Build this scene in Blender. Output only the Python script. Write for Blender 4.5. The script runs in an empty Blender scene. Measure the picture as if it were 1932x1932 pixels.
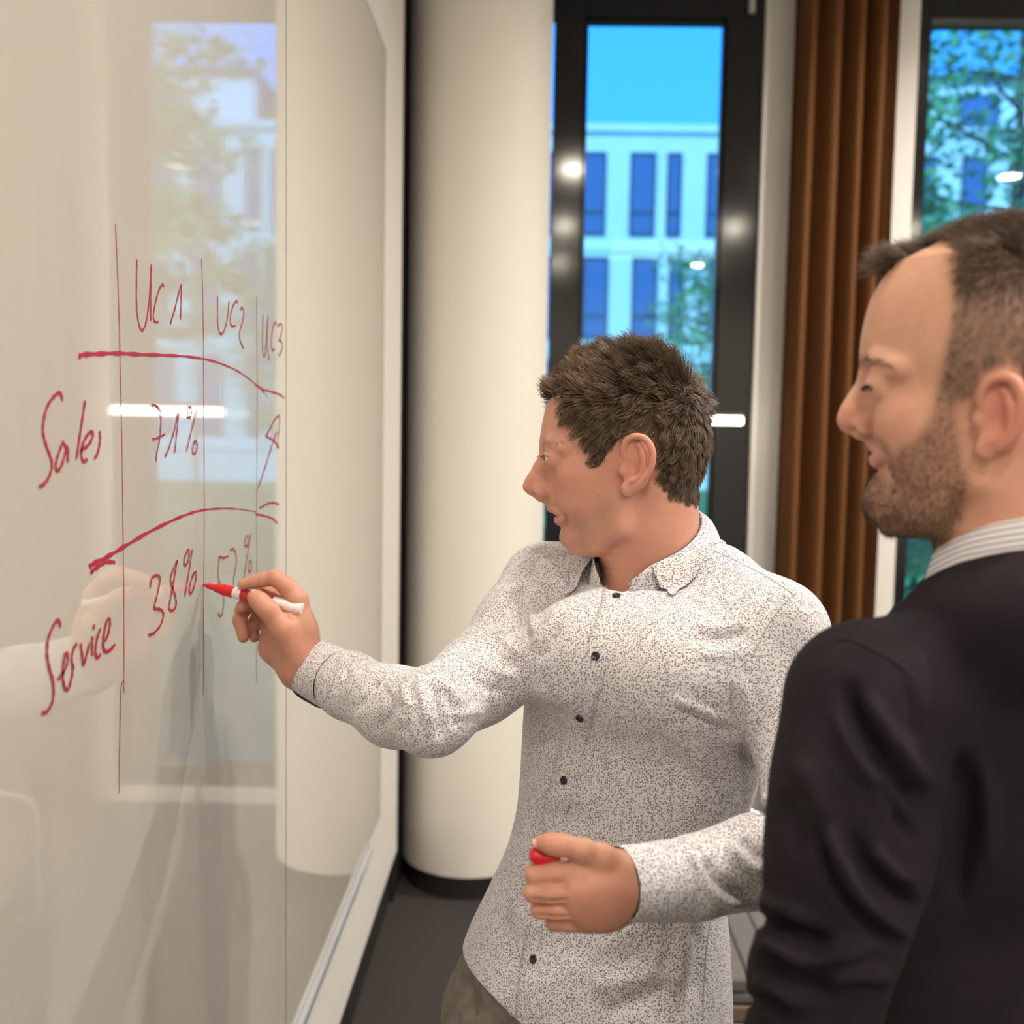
import bpy, math, random
import numpy as np
from mathutils import Vector, Matrix

rnd = random.Random(7)
NR = np.random.RandomState(11)
SC = bpy.context.scene
COL = SC.collection
FPX = 1932.0
CX = CY = 966.0

# ------------------------------------------------------------------ camera
YAW, PITCH, ROLL = math.radians(1.16), math.radians(4.45), math.radians(1.0)
EYE = np.array([0.0, 0.0, 1.65])
FWD = np.array([-math.sin(YAW) * math.cos(PITCH), math.cos(YAW) * math.cos(PITCH), -math.sin(PITCH)])
_r0 = np.cross(FWD, [0, 0, 1.0]); _r0 /= np.linalg.norm(_r0)
_u0 = np.cross(_r0, FWD)
RGT = _r0 * math.cos(ROLL) + _u0 * math.sin(ROLL)
UPV = _u0 * math.cos(ROLL) - _r0 * math.sin(ROLL)
cam_d = bpy.data.cameras.new('camera')
cam = bpy.data.objects.new('camera', cam_d)
COL.objects.link(cam)
M = Matrix.Identity(4)
for i in range(3):
    M[i][0], M[i][1], M[i][2], M[i][3] = RGT[i], UPV[i], -FWD[i], EYE[i]
cam.matrix_world = M
cam_d.sensor_width = 36.0
cam_d.lens = 36.0
cam_d.clip_start = 0.05
cam_d.clip_end = 500
cam_d.dof.use_dof = True
cam_d.dof.focus_distance = 1.27
cam_d.dof.aperture_fstop = 3.7
SC.camera = cam

# ------------------------------------------------------------------ sky, sun, exposure
SC.view_settings.view_transform = 'Standard'
SC.view_settings.look = 'None'
SC.view_settings.gamma = 1.0
SC.view_settings.use_curve_mapping = False
SC.view_settings.exposure = 0.20
wd = bpy.data.worlds.new('sky')
SC.world = wd
wd.use_nodes = True
nt = wd.node_tree
nt.nodes.clear()
_o = nt.nodes.new('ShaderNodeOutputWorld')
_b = nt.nodes.new('ShaderNodeBackground')
_tc = nt.nodes.new('ShaderNodeTexCoord')
_sx = nt.nodes.new('ShaderNodeSeparateXYZ')
_cr = nt.nodes.new('ShaderNodeValToRGB')
nt.links.new(_tc.outputs['Generated'], _sx.inputs[0])
nt.links.new(_sx.outputs['Z'], _cr.inputs[0])
nt.links.new(_cr.outputs[0], _b.inputs[0])
nt.links.new(_b.outputs[0], _o.inputs[0])
_cr.color_ramp.elements[0].position = 0.0
_cr.color_ramp.elements[0].color = (0.13, 0.43, 1.0, 1)
_cr.color_ramp.elements[1].position = 0.6
_cr.color_ramp.elements[1].color = (0.05, 0.28, 1.0, 1)
_b.inputs[1].default_value = 1.9
sun_d = bpy.data.lights.new('sun', 'SUN')
sun_d.energy = 3.2
sun_d.angle = math.radians(8)
sun_d.color = (1.0, 0.93, 0.82)
sun = bpy.data.objects.new('sun', sun_d)
COL.objects.link(sun)
sun.rotation_euler = Vector((0.45, 0.75, -0.62)).to_track_quat('-Z', 'Y').to_euler()

# ------------------------------------------------------------------ helpers
def P(px, py, d):
    return EYE + d * (FWD + RGT * (px - CX) / FPX - UPV * (py - CY) / FPX)

def ray(px, py):
    v = FWD + RGT * (px - CX) / FPX - UPV * (py - CY) / FPX
    return v / np.linalg.norm(v)

def on_x(px, py, x):
    r = ray(px, py); return EYE + r * ((x - EYE[0]) / r[0])

def on_y(px, py, y):
    r = ray(px, py); return EYE + r * ((y - EYE[1]) / r[1])

def on_z(px, py, z):
    r = ray(px, py); return EYE + r * ((z - EYE[2]) / r[2])

def to_px(V):
    q = np.asarray(V) - EYE
    d = q @ FWD
    return np.stack([CX + FPX * (q @ RGT) / d, CY - FPX * (q @ UPV) / d, d], -1)

def srgb(r, g, b):
    return tuple(((c / 255 / 12.92) if c / 255 <= 0.04045 else ((c / 255 + 0.055) / 1.055) ** 2.4) for c in (r, g, b)) + (1.0,)

MATS = {}
def mat(name, color=(0.8, 0.8, 0.8, 1), rough=0.5, **kw):
    m = bpy.data.materials.new(name)
    m.use_nodes = True
    b = m.node_tree.nodes['Principled BSDF']
    b.inputs['Base Color'].default_value = color if len(color) == 4 else tuple(color) + (1,)
    b.inputs['Roughness'].default_value = rough
    for k, v in kw.items():
        b.inputs[k.replace('_', ' ')].default_value = v
    MATS[name] = m
    return m

class N:
    """small node-building helper for one material"""
    def __init__(s, m):
        s.m, s.t = m, m.node_tree
        s.b = s.t.nodes.get('Principled BSDF')
    def new(s, kind, **kw):
        n = s.t.nodes.new('ShaderNode' + kind)
        for k, v in kw.items():
            if k.startswith('i_'):
                n.inputs[k[2:].replace('_', ' ')].default_value = v
            else:
                setattr(n, k, v)
        return n
    def link(s, a, b):
        s.t.links.new(a, b)
    def coord(s, scale=(1, 1, 1), kind='Object'):
        tc = s.new('TexCoord'); mp = s.new('Mapping')
        mp.inputs['Scale'].default_value = scale
        s.link(tc.outputs[kind], mp.inputs['Vector'])
        return mp.outputs[0]
    def mix(s, fac, a, b, blend='MIX'):
        n = s.new('Mix', data_type='RGBA', blend_type=blend)
        for i, v in ((0, fac), (6, a), (7, b)):
            if hasattr(v, 'links') or isinstance(v, bpy.types.NodeSocket):
                s.link(v, n.inputs[i])
            else:
                n.inputs[i].default_value = v
        return n.outputs[2]
    def ramp(s, src, stops):
        n = s.new('ValToRGB')
        el = n.color_ramp.elements
        while len(el) < len(stops):
            el.new(0.5)
        for e, (p, c) in zip(el, stops):
            e.position = p
            e.color = c if len(c) == 4 else tuple(c) + (1,)
        s.link(src, n.inputs[0])
        return n.outputs[0]
    def noise(s, vec, scale, detail=3, rough=0.5):
        n = s.new('TexNoise')
        n.inputs['Scale'].default_value = scale
        n.inputs['Detail'].default_value = detail
        n.inputs['Roughness'].default_value = rough
        s.link(vec, n.inputs['Vector'])
        return n.outputs[0]
    def bump(s, h, strength=0.2, dist=0.001, normal=None):
        n = s.new('Bump')
        n.inputs['Strength'].default_value = strength
        n.inputs['Distance'].default_value = dist
        s.link(h, n.inputs['Height'])
        if normal is not None:
            s.link(normal, n.inputs['Normal'])
        s.link(n.outputs[0], s.b.inputs['Normal'])
        return n.outputs[0]

def mesh_np(name, V, F, smooth=True):
    """mesh from numpy arrays; F is (n,3) or (n,4), or a list of faces"""
    me = bpy.data.meshes.new(name)
    V = np.asarray(V, np.float32)
    if isinstance(F, np.ndarray):
        k = F.shape[1]
        me.vertices.add(len(V)); me.vertices.foreach_set('co', V.ravel())
        me.loops.add(F.size); me.loops.foreach_set('vertex_index', F.astype(np.int32).ravel())
        me.polygons.add(len(F))
        me.polygons.foreach_set('loop_start', np.arange(0, F.size, k, dtype=np.int32))
        me.update(calc_edges=True)
    else:
        me.from_pydata(V.tolist(), [], F)
        me.update()
    if smooth:
        me.polygons.foreach_set('use_smooth', np.ones(len(me.polygons), bool))
    return me

def link(name, me, m, parent=None, loc=None):
    o = bpy.data.objects.new(name, me)
    COL.objects.link(o)
    if m is not None and me is not None and len(me.materials) == 0:
        me.materials.append(m)
    if parent is not None:
        o.parent = parent
    if loc is not None:
        o.location = loc
    return o

def tag(o, label=None, cat=None, group=None, kind=None):
    if label: o['label'] = label
    if cat: o['category'] = cat
    if group: o['group'] = group
    if kind: o['kind'] = kind
    return o

def empty(name, loc, label=None, cat=None, group=None, kind=None):
    o = bpy.data.objects.new(name, None)
    COL.objects.link(o)
    o.location = loc
    return tag(o, label, cat, group, kind)

class MB:
    """collects boxes, tubes and lathes into one mesh"""
    def __init__(s):
        s.v, s.f = [], []
    def add(s, V, F):
        n = len(s.v)
        s.v += [tuple(float(c) for c in p) for p in V]
        s.f += [tuple(n + i for i in f) for f in F]
        return s
    def box(s, lo, hi, bev=0.0):
        x0, y0, z0 = lo; x1, y1, z1 = hi
        if bev <= 0:
            return s.add([(x0, y0, z0), (x1, y0, z0), (x1, y1, z0), (x0, y1, z0), (x0, y0, z1), (x1, y0, z1), (x1, y1, z1), (x0, y1, z1)],
                         [(0, 3, 2, 1), (4, 5, 6, 7), (0, 1, 5, 4), (1, 2, 6, 5), (2, 3, 7, 6), (3, 0, 4, 7)])
        b = min(bev, (x1 - x0) / 2.01, (y1 - y0) / 2.01, (z1 - z0) / 2.01)
        rings = []
        for z, i in ((z0, b), (z0 + b, 0), (z1 - b, 0), (z1, b)):
            rings.append([(x0 + b + i, y0 + i, z), (x1 - b - i, y0 + i, z), (x1 - i, y0 + b + i, z), (x1 - i, y1 - b - i, z),
                          (x1 - b - i, y1 - i, z), (x0 + b + i, y1 - i, z), (x0 + i, y1 - b - i, z), (x0 + i, y0 + b + i, z)])
        V = [p for r in rings for p in r]
        F = [tuple(range(7, -1, -1)), tuple(range(24, 32))]
        for r in range(3):
            for i in range(8):
                j = (i + 1) % 8
                F.append((r * 8 + i, r * 8 + j, r * 8 + 8 + j, r * 8 + 8 + i))
        return s.add(V, F)
    def tube(s, pts, r, n=10, caps=True):
        pts = [Vector(p) for p in pts]
        rs = r if hasattr(r, '__len__') else [r] * len(pts)
        V, F = [], []
        up = None
        for i, p in enumerate(pts):
            t = (pts[min(i + 1, len(pts) - 1)] - pts[max(i - 1, 0)]).normalized()
            if up is None:
                up = Vector((0, 0, 1)) if abs(t.z) < 0.9 else Vector((1, 0, 0))
            a = t.cross(up).normalized()
            up = a.cross(t).normalized()
            for k in range(n):
                an = 2 * math.pi * k / n
                V.append(p + (a * math.cos(an) + up * math.sin(an)) * rs[i])
        for i in range(len(pts) - 1):
            for k in range(n):
                j = (k + 1) % n
                F.append((i * n + k, i * n + j, i * n + n + j, i * n + n + k))
        if caps:
            F.append(tuple(range(n - 1, -1, -1)))
            F.append(tuple(range((len(pts) - 1) * n, len(pts) * n)))
        return s.add(V, F)
    def lathe(s, c, prof, n=48, caps=True):
        V, F = [], []
        for r, z in prof:
            for k in range(n):
                an = 2 * math.pi * k / n
                V.append((c[0] + r * math.cos(an), c[1] + r * math.sin(an), c[2] + z))
        for i in range(len(prof) - 1):
            for k in range(n):
                j = (k + 1) % n
                F.append((i * n + k, i * n + j, i * n + n + j, i * n + n + k))
        if caps:
            F.append(tuple(range(n - 1, -1, -1)))
            F.append(tuple(range((len(prof) - 1) * n, len(prof) * n)))
        return s.add(V, F)
    def build(s, name, m, parent=None, smooth=False, loc=(0, 0, 0), angle=None):
        V = np.array(s.v) - np.array(loc)
        me = mesh_np(name, V, [tuple(f) for f in s.f], smooth)
        o = link(name, me, m, parent, None if parent is not None else loc)
        if angle:
            me.set_sharp_from_angle(angle=math.radians(angle))
        return o

def part_of(mb, name, m, parent, smooth=False, angle=None):
    """mesh given in world coordinates, child of an unrotated parent"""
    pw = np.zeros(3); q = parent
    while q is not None:
        pw += np.array(q.location); q = q.parent
    V = np.array(mb.v) - pw
    me = mesh_np(name, V, [tuple(f) for f in mb.f], smooth)
    if angle:
        me.set_sharp_from_angle(angle=math.radians(angle))
    return link(name, me, m, parent)

def struct(o):
    o['kind'] = 'structure'
    return o
# ------------------------------------------------------------------ room
BX = -0.448            # whiteboard plane
WY = 4.37              # window wall, inner face
CEIL = 3.62
RX, RYB = 4.6, -4.2    # right wall, back wall

m_wall = mat('plaster_white', (0.76, 0.725, 0.68, 1), 0.7)
n = N(m_wall); n.bump(n.noise(n.coord(), 260, 4), 0.08, 0.001)
m_ceil = mat('ceiling_white', (0.78, 0.76, 0.72, 1), 0.9)
n = N(m_ceil); n.bump(n.noise(n.coord(), 120, 3), 0.05, 0.001)
m_floor = mat('carpet_dark', (0.05, 0.042, 0.04, 1), 0.95)
n = N(m_floor)
_c = n.coord()
n.link(n.ramp(n.noise(_c, 420, 3, 0.7), [(0.3, (0.028, 0.023, 0.022)), (0.7, (0.058, 0.048, 0.045))]), n.b.inputs['Base Color'])
n.bump(n.noise(_c, 700, 2), 0.5, 0.002)
m_black = mat('shade_and_seam_black', (0.012, 0.011, 0.011, 1), 0.6)  # serves the painted shade beside the column and the dark board seam
m_base = mat('baseboard_black', (0.02, 0.018, 0.018, 1), 0.5)

struct(MB().box((-0.75, RYB - 0.2, -0.12), (RX + 0.2, WY + 0.25, 0)).build('floor', m_floor))
struct(MB().box((-0.75, RYB - 0.2, CEIL), (RX + 0.2, WY + 0.25, CEIL + 0.12)).build('ceiling', m_ceil))
struct(MB().box((-0.75, RYB - 0.2, 0), (RX + 0.2, RYB, CEIL)).build('wall_back', m_wall))
struct(MB().box((RX, RYB, 0), (RX + 0.2, WY + 0.25, CEIL)).build('wall_right', m_wall))
WEND = on_x(757, 900, BX)[1]       # where the white wall panel stops short of the column
struct(MB().box((-0.70, RYB, 0.19), (BX - 0.004, WEND, CEIL)).build('wall_left', m_wall))
struct(MB().box((-0.70, RYB, 0.0), (BX - 0.03, WEND - 0.01, 0.19)).build('baseboard_left', m_base))
struct(MB().box((-0.70, WEND, 0.0), (-0.462, WY, CEIL)).build('wall_recess_shade', m_black))  # near-black colour stands in for shade in the gap beside the column

# window wall, pierced by two tall openings
W1L, W1R = -0.40, on_y(1437, 300, WY)[0]
W2L = on_y(1729, 200, WY)[0]
W2R = W2L + 1.75
HEAD = 3.53
mb = MB()
mb.box((-0.50, WY, HEAD), (RX, WY + 0.22, CEIL))
mb.box((W1R, WY, 0), (W2L, WY + 0.22, HEAD))
mb.box((W2R, WY, 0), (RX, WY + 0.22, HEAD))
mb.box((-0.50, WY, 0), (W1L, WY + 0.22, HEAD))
mb.box((W1L, WY, 0), (W1R, WY + 0.22, 0.06))
mb.box((W2L, WY, 0), (W2R, WY + 0.22, 0.06))
struct(mb.build('wall_front', m_wall))

m_frame = mat('window_frame_anthracite', (0.010, 0.010, 0.011, 1), 0.10)
n = N(m_frame); n.bump(n.noise(n.coord(), 30, 2), 0.02, 0.001)
m_glass = bpy.data.materials.new('solar_glass')
m_glass.use_nodes = True
_t = m_glass.node_tree
_t.nodes.clear()
_go = _t.nodes.new('ShaderNodeOutputMaterial'); _gm = _t.nodes.new('ShaderNodeMixShader')
_gt = _t.nodes.new('ShaderNodeBsdfTransparent'); _gg = _t.nodes.new('ShaderNodeBsdfGlossy'); _gf = _t.nodes.new('ShaderNodeFresnel')
_gt.inputs[0].default_value = (0.60, 0.93, 1.0, 1)
_gg.inputs['Roughness'].default_value = 0.02
_gf.inputs['IOR'].default_value = 1.45
_t.links.new(_gf.outputs[0], _gm.inputs[0]); _t.links.new(_gt.outputs[0], _gm.inputs[1]); _t.links.new(_gg.outputs[0], _gm.inputs[2])
_t.links.new(_gm.outputs[0], _go.inputs[0])

def px_x(px, py): return on_y(px, py, WY + 0.05)[0]
def px_z(px, py): return on_y(px, py, WY + 0.05)[2]
FY0, FY1 = WY + 0.03, WY + 0.10

def win(name, x0, x1, z0, z1, verts, rails, panes):
    fr = MB()
    for a, b in verts: fr.box((a, FY0, z0), (b, FY1, z1), 0.004)
    root = fr.build(name, m_frame)
    root['kind'] = 'structure'
    for a, b in rails:
        part_of(MB().box((x0, FY0 + 0.004, a), (x1, FY1 - 0.004, b), 0.004), 'window_rail', m_frame, root)
    for a, b, c, d in panes:
        part_of(MB().box((a, WY + 0.062, c), (b, WY + 0.070, d)), 'pane', m_glass, root)
    return root

xa, xb = px_x(1042, 300), px_x(1099, 300)
xc, xd = px_x(1362, 300), W1R
ztop = px_z(1230, 38)
w1 = win('window_1', W1L, W1R, 0.06, HEAD, [(W1L, W1L + 0.06), (xa, xb), (xc, xd)],
         [(ztop, HEAD), (0.06, 0.16)], [(W1L + 0.05, xa + 0.01, 0.15, ztop + 0.01), (xb - 0.01, xc + 0.01, 0.15, ztop + 0.01)])
# sash profile round the big pane, a stay arm at the head
sf = MB()
for a, b, c, d in ((xb, xb + 0.014, 0.16, ztop), (xc - 0.014, xc, 0.16, ztop), (xb, xc, ztop - 0.014, ztop), (xb, xc, 0.16, 0.18)):
    sf.box((a, FY0 + 0.012, c), (b, FY1 - 0.01, d), 0.002)
part_of(sf, 'sash', m_frame, w1)
m_alu = mat('aluminium', (0.62, 0.62, 0.63, 1), 0.35, Metallic=0.9)
_h0, _h1 = px_x(1409, 20), px_x(1422, 20)
tag(part_of(MB().box((_h0, FY0 - 0.025, px_z(1415, 33)), (_h1, FY0, px_z(1415, -60)), 0.004), 'stay_arm', m_alu, w1), 'aluminium stay arm')

x2a, x2b = W2L, px_x(1748, 200)
z2t = px_z(1850, 50)
z2r0, z2r1 = px_z(1740, 1142), px_z(1740, 1113)
w2 = win('window_2', W2L, W2R, 0.06, HEAD, [(x2a, x2b), (W2R - 0.09, W2R)],
         [(z2t + 0.03, HEAD), (z2r0 - 0.10, z2r0), (0.06, 0.16)], [(x2b - 0.01, W2R - 0.08, z2r0, z2t + 0.04), (x2b - 0.01, W2R - 0.08, 0.15, z2r0 - 0.09)])
m_grey = mat('frame_grey', (0.06, 0.06, 0.06, 1), 0.4)
tag(part_of(MB().box((x2b, FY0 + 0.01, z2t), (W2R - 0.09, FY1, z2t + 0.035), 0.003), 'window_bead', m_grey, w2), 'grey glazing bead')
tag(part_of(MB().box((x2b - 0.02, FY0 - 0.03, z2r0 - 0.03), (W2R - 0.07, FY0 + 0.03, z2r0), 0.004), 'window_ledge', m_alu, w2), 'pale metal ledge under the pane')

# ------------------------------------------------------------------ column with its dark ring
cx, cy, cr = -0.212, WEND + 0.27, 0.252
m_col = mat('column_paint', (0.84, 0.80, 0.725, 1), 0.6)
n = N(m_col); n.bump(n.noise(n.coord(), 200, 3), 0.04, 0.001)
colm = MB().lathe((cx, cy, 0), [(cr, 0.085), (cr, 1.8), (cr, CEIL)], 96).build('column', m_col, smooth=True, loc=(cx, cy, 0), angle=40)
colm['kind'] = 'structure'
part_of(MB().lathe((cx, cy, 0), [(cr - 0.012, 0.0), (cr - 0.012, 0.09)], 96), 'plinth_ring', m_base, colm, True, 40)

# ------------------------------------------------------------------ whiteboard: two glossy panels, tray, handwriting
m_board = mat('board_gloss', (0.575, 0.535, 0.48, 1), 0.5)
b = m_board.node_tree.nodes['Principled BSDF']
b.inputs['Roughness'].default_value = 0.035
b.inputs['IOR'].default_value = 2.3
n = N(m_board)
_c = n.coord((1, 6, 1)); n.bump(n.noise(_c, 14, 2), 0.015, 0.002)
ZB0 = on_x(620, 1780, BX)[2]; ZB1 = on_x(728, 95, BX)[2]
YB1 = on_x(724, 800, BX)[1]
YS = on_x(540, 500, BX)[1]
wb = empty('whiteboard', (BX, 1.6, ZB0), 'tall glossy white writing board with red handwriting on the left wall', 'whiteboard')
for y0, y1 in ((-1.7, YS - 0.0015), (YS + 0.0015, YB1)):
    part_of(MB().box((BX - 0.0035, y0, ZB0), (BX, y1, ZB1), 0.001), 'board_panel', m_board, wb)
part_of(MB().box((BX - 0.0035, YS - 0.0014, ZB0), (BX + 0.0001, YS + 0.0014, ZB1)), 'seam', m_black, wb)
m_tray = mat('tray_aluminium', (0.74, 0.74, 0.76, 1), 0.3, Metallic=0.6)
part_of(MB().box((BX - 0.0035, -1.7, ZB0 - 0.028), (BX + 0.012, YB1 - 0.22, ZB0 - 0.002), 0.004), 'tray', m_tray, wb)
m_rim = mat('board_rim', (0.76, 0.74, 0.71, 1), 0.5)
mb = MB()
mb.box((BX - 0.0035, YB1, ZB0), (BX + 0.001, YB1 + 0.02, ZB1 + 0.02), 0.002)
mb.box((BX - 0.0035, -1.7, ZB1), (BX + 0.001, YB1, ZB1 + 0.02), 0.002)
mb.box((BX - 0.0035, YB1 - 0.22, ZB0 - 0.02), (BX + 0.001, YB1 + 0.02, ZB0), 0.002)
part_of(mb, 'rim', m_rim, wb)

m_ink = mat('red_ink', srgb(168, 22, 52), 0.5)
A5 = lambda q: (q[0] / 3.22, 400 + q[1] / 3.22)
A6 = lambda q: (q[0] / 3.067, 930 + q[1] / 3.067)

def catmull(pts, sub=6):
    p = [np.array(q, float) for q in pts]
    if len(p) < 3:
        return p
    p = [2 * p[0] - p[1]] + p + [2 * p[-1] - p[-2]]
    out = []
    for i in range(1, len(p) - 2):
        for s in range(sub):
            t = s / sub
            out.append(0.5 * ((2 * p[i]) + (-p[i - 1] + p[i + 1]) * t + (2 * p[i - 1] - 5 * p[i] + 4 * p[i + 1] - p[i + 2]) * t * t + (-p[i - 1] + 3 * p[i] - 3 * p[i + 1] + p[i + 2]) * t ** 3))
    out.append(p[-2])
    return out

INK_N = [0]
def ink(name, strokes, conv, w=0.0036, parent=None, label=None):
    """each stroke: list of points, optionally ('w', w0, w1, points); a thin raised ribbon on the board"""
    mb = MB()
    for st in strokes:
        w0 = w1 = w
        if st[0] == 'w':
            _, w0, w1, st = st
        pts = [on_x(*conv(q), BX) if conv else np.array(q) for q in st]
        c = catmull(pts)
        L = len(c)
        V, F = [], []
        INK_N[0] += 1
        lift = BX + 0.00035 + 0.00002 * INK_N[0]
        for i, p in enumerate(c):
            t = c[min(i + 1, L - 1)] - c[max(i - 1, 0)]
            t = t / (np.linalg.norm(t) + 1e-9)
            nn = np.array([0, -t[2], t[1]])
            f = i / max(L - 1, 1)
            ww = (w0 * (1 - f) + w1 * f) * (0.88 + 0.24 * math.sin(i * 1.3 + L)) * 0.5
            for s in (-1, 1):
                q = p + nn * s * ww
                V.append((lift, q[1], q[2]))
            # round ends get a slightly narrower last section
        for i in range(L - 1):
            F.append((2 * i, 2 * i + 1, 2 * i + 3, 2 * i + 2))
        mb.add(V, F)
    o = part_of(mb, name, m_ink, parent or wb)
    if label: o['label'] = label
    return o

lines = [
    [A5(q) for q in [(700, 70), (712, 350), (722, 620), (727, 850), (735, 1200), (742, 1600), (746, 1932)]] + [A6(q) for q in [(712, 300), (716, 700), (716, 1100), (715, 1160)]],
    [A6(q) for q in [(716, 1086), (703, 1104), (697, 1180), (692, 1400), (688, 1740)]],
    [A5(q) for q in [(1222, 285), (1228, 400), (1234, 700), (1236, 1000), (1238, 1300), (1240, 1700), (1240, 1932)]] + [A6(q) for q in [(1178, 500), (1176, 900), (1176, 1170)]],
    [A5(q) for q in [(1558, 510), (1560, 800), (1562, 1100), (1560, 1500), (1558, 1932)]] + [A6(q) for q in [(1485, 400), (1484, 1100)]],
]
ID = lambda q: q
for l in lines:
    ink('table_line', [('w', 0.0024, 0.0018, l)], ID)
ink('table_line', [('w', 0.0062, 0.0012, [(475, 885), (500, 868), (600, 862), (725, 858), (850, 865), (1000, 870), (1150, 880), (1290, 905), (1400, 945), (1480, 990), (1550, 1045), (1600, 1095), (1625, 1130)])], A5)
ink('table_line', [('w', 0.0070, 0.0016, [(515, 432), (530, 415), (620, 370), (715, 312), (850, 232), (1000, 158), (1100, 118), (1180, 98), (1280, 90), (1380, 93), (1430, 100), (1480, 110)])], A6)
ink('table_line', [('w', 0.0062, 0.0045, [(528, 468), (530, 455), (570, 425), (610, 402), (665, 400)])], A6)
for st in ([(1550, 1048), (1570, 1060), (1605, 1082), (1640, 1090), (1690, 1105), (1728, 1130)],
           [(1575, 1800), (1600, 1785), (1630, 1770), (1665, 1767), (1694, 1778)],
           [(1552, 1836), (1590, 1842), (1640, 1856), (1665, 1870), (1685, 1892)]):
    ink('table_line', [st], A5, 0.0042)
ink('heading', [[(830, 285), (828, 400), (828, 560), (838, 660), (858, 718), (880, 690), (900, 580), (912, 430), (917, 318)], [(917, 318), (915, 450), (914, 660)],
                [(992, 458), (988, 440), (965, 470), (940, 560), (930, 630), (938, 665), (960, 668)],
                [(1033, 680), (1060, 590), (1085, 490), (1100, 438)], [(1100, 438), (1099, 520), (1095, 655)]], A5, 0.0034, label='red handwritten UC1')
ink('heading', [[(1320, 510), (1320, 650), (1326, 710), (1342, 742), (1362, 715), (1380, 640), (1390, 540)],
                [(1442, 555), (1436, 540), (1415, 570), (1398, 630), (1400, 680), (1415, 695), (1430, 690)],
                [(1460, 600), (1464, 582), (1476, 588), (1480, 620), (1472, 665), (1455, 725), (1456, 775), (1478, 830)]], A5, 0.0034, label='red handwritten UC2')
ink('heading', [[(1597, 620), (1594, 740), (1594, 830), (1602, 880), (1612, 840), (1620, 720), (1626, 625)], [(1626, 625), (1622, 760), (1626, 850), (1636, 902)],
                [(1678, 685), (1672, 670), (1658, 700), (1648, 770), (1650, 830), (1660, 838), (1668, 830)],
                [(1688, 695), (1700, 678), (1712, 690), (1712, 720), (1700, 765), (1694, 780), (1706, 785), (1714, 805), (1710, 840), (1692, 878)]], A5, 0.0034, label='red handwritten UC3')
ink('row_name', [[(375, 1148), (370, 1110), (355, 1098), (320, 1125), (280, 1190), (260, 1280), (258, 1340), (275, 1410), (300, 1480), (313, 1530), (305, 1580), (285, 1625), (255, 1660), (232, 1668)],
                 [(384, 1390), (365, 1430), (345, 1490), (335, 1540), (345, 1572), (370, 1540), (395, 1460), (408, 1420)], [(374, 1392), (396, 1425), (412, 1450), (408, 1480), (410, 1522)],
                 [(514, 1145), (495, 1270), (475, 1400), (462, 1500)],
                 [(485, 1448), (510, 1435), (545, 1400), (562, 1350), (555, 1335), (530, 1350), (500, 1410), (490, 1470), (500, 1510), (515, 1512), (527, 1500)],
                 [(602, 1330), (605, 1370), (600, 1420), (588, 1470), (570, 1500)]], A5, 0.0042, label='red handwritten word Sales')
ink('figure', [[(918, 1182), (930, 1172), (955, 1185), (970, 1215), (975, 1280), (965, 1390), (950, 1460), (946, 1515)], [(922, 1382), (960, 1370), (998, 1350)],
               [(1000, 1488), (1025, 1430), (1055, 1330), (1082, 1220)], [(1082, 1220), (1072, 1330), (1058, 1465)],
               [(1150, 1180), (1138, 1215), (1140, 1250), (1155, 1240), (1160, 1200), (1150, 1180)], [(1190, 1210), (1170, 1290), (1145, 1390), (1130, 1455)],
               [(1180, 1390), (1168, 1430), (1170, 1465), (1185, 1462), (1195, 1425), (1190, 1395), (1180, 1390)]], A5, 0.0030, label='red handwritten 71%')
ink('mark', [[(1568, 1675), (1610, 1550), (1650, 1420), (1680, 1335)], [(1615, 1360), (1640, 1315), (1665, 1265), (1688, 1240), (1698, 1246), (1692, 1330), (1684, 1435)], [(1612, 1362), (1640, 1375), (1668, 1395), (1694, 1435)]], A5, 0.0038, label='red handwritten arrow like an A')
ink('row_name', [[(345, 778), (340, 745), (325, 738), (300, 775), (275, 840), (268, 920), (278, 1000), (298, 1070), (305, 1120), (303, 1190), (285, 1240), (262, 1268), (238, 1272)],
                 [(330, 1080), (355, 1050), (380, 1000), (388, 950), (380, 925), (365, 960), (358, 1040), (365, 1110), (380, 1138), (395, 1125), (412, 1060), (418, 1010)],
                 [(440, 870), (425, 895), (412, 940), (413, 985), (425, 1015)],
                 [(462, 870), (470, 930), (480, 992), (495, 940), (515, 865)], [(530, 830), (528, 890), (531, 942)], [(540, 760), (538, 792)],
                 [(577, 785), (560, 830), (548, 900), (552, 945), (565, 950), (578, 930)],
                 [(600, 860), (620, 820), (632, 760), (628, 728), (612, 745), (598, 810), (592, 880), (605, 915), (630, 910), (662, 875)]], A6, 0.0042, label='red handwritten word Service')
ink('digit', [[(865, 548), (872, 500), (890, 480), (915, 480), (922, 505), (905, 590), (890, 650), (892, 668), (920, 672), (940, 690), (938, 730), (915, 780), (880, 815), (855, 820)]], A6, 0.0036, label='red handwritten 3')
ink('digit', [[(1022, 388), (1005, 430), (985, 480), (985, 520), (1000, 560), (1015, 620), (1012, 660), (990, 682), (975, 660), (985, 600), (1000, 520), (1010, 460), (1022, 388)]], A6, 0.0036, label='red handwritten 8')
ink('percent_sign', [[(1088, 322), (1065, 370), (1062, 410), (1075, 415), (1090, 370), (1090, 330)], [(1108, 325), (1095, 420), (1078, 520), (1066, 600)],
               [(1120, 460), (1098, 520), (1092, 570), (1105, 578), (1125, 520), (1132, 460), (1118, 462)]], A6, 0.0036, label='red percent sign after 38')
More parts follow.
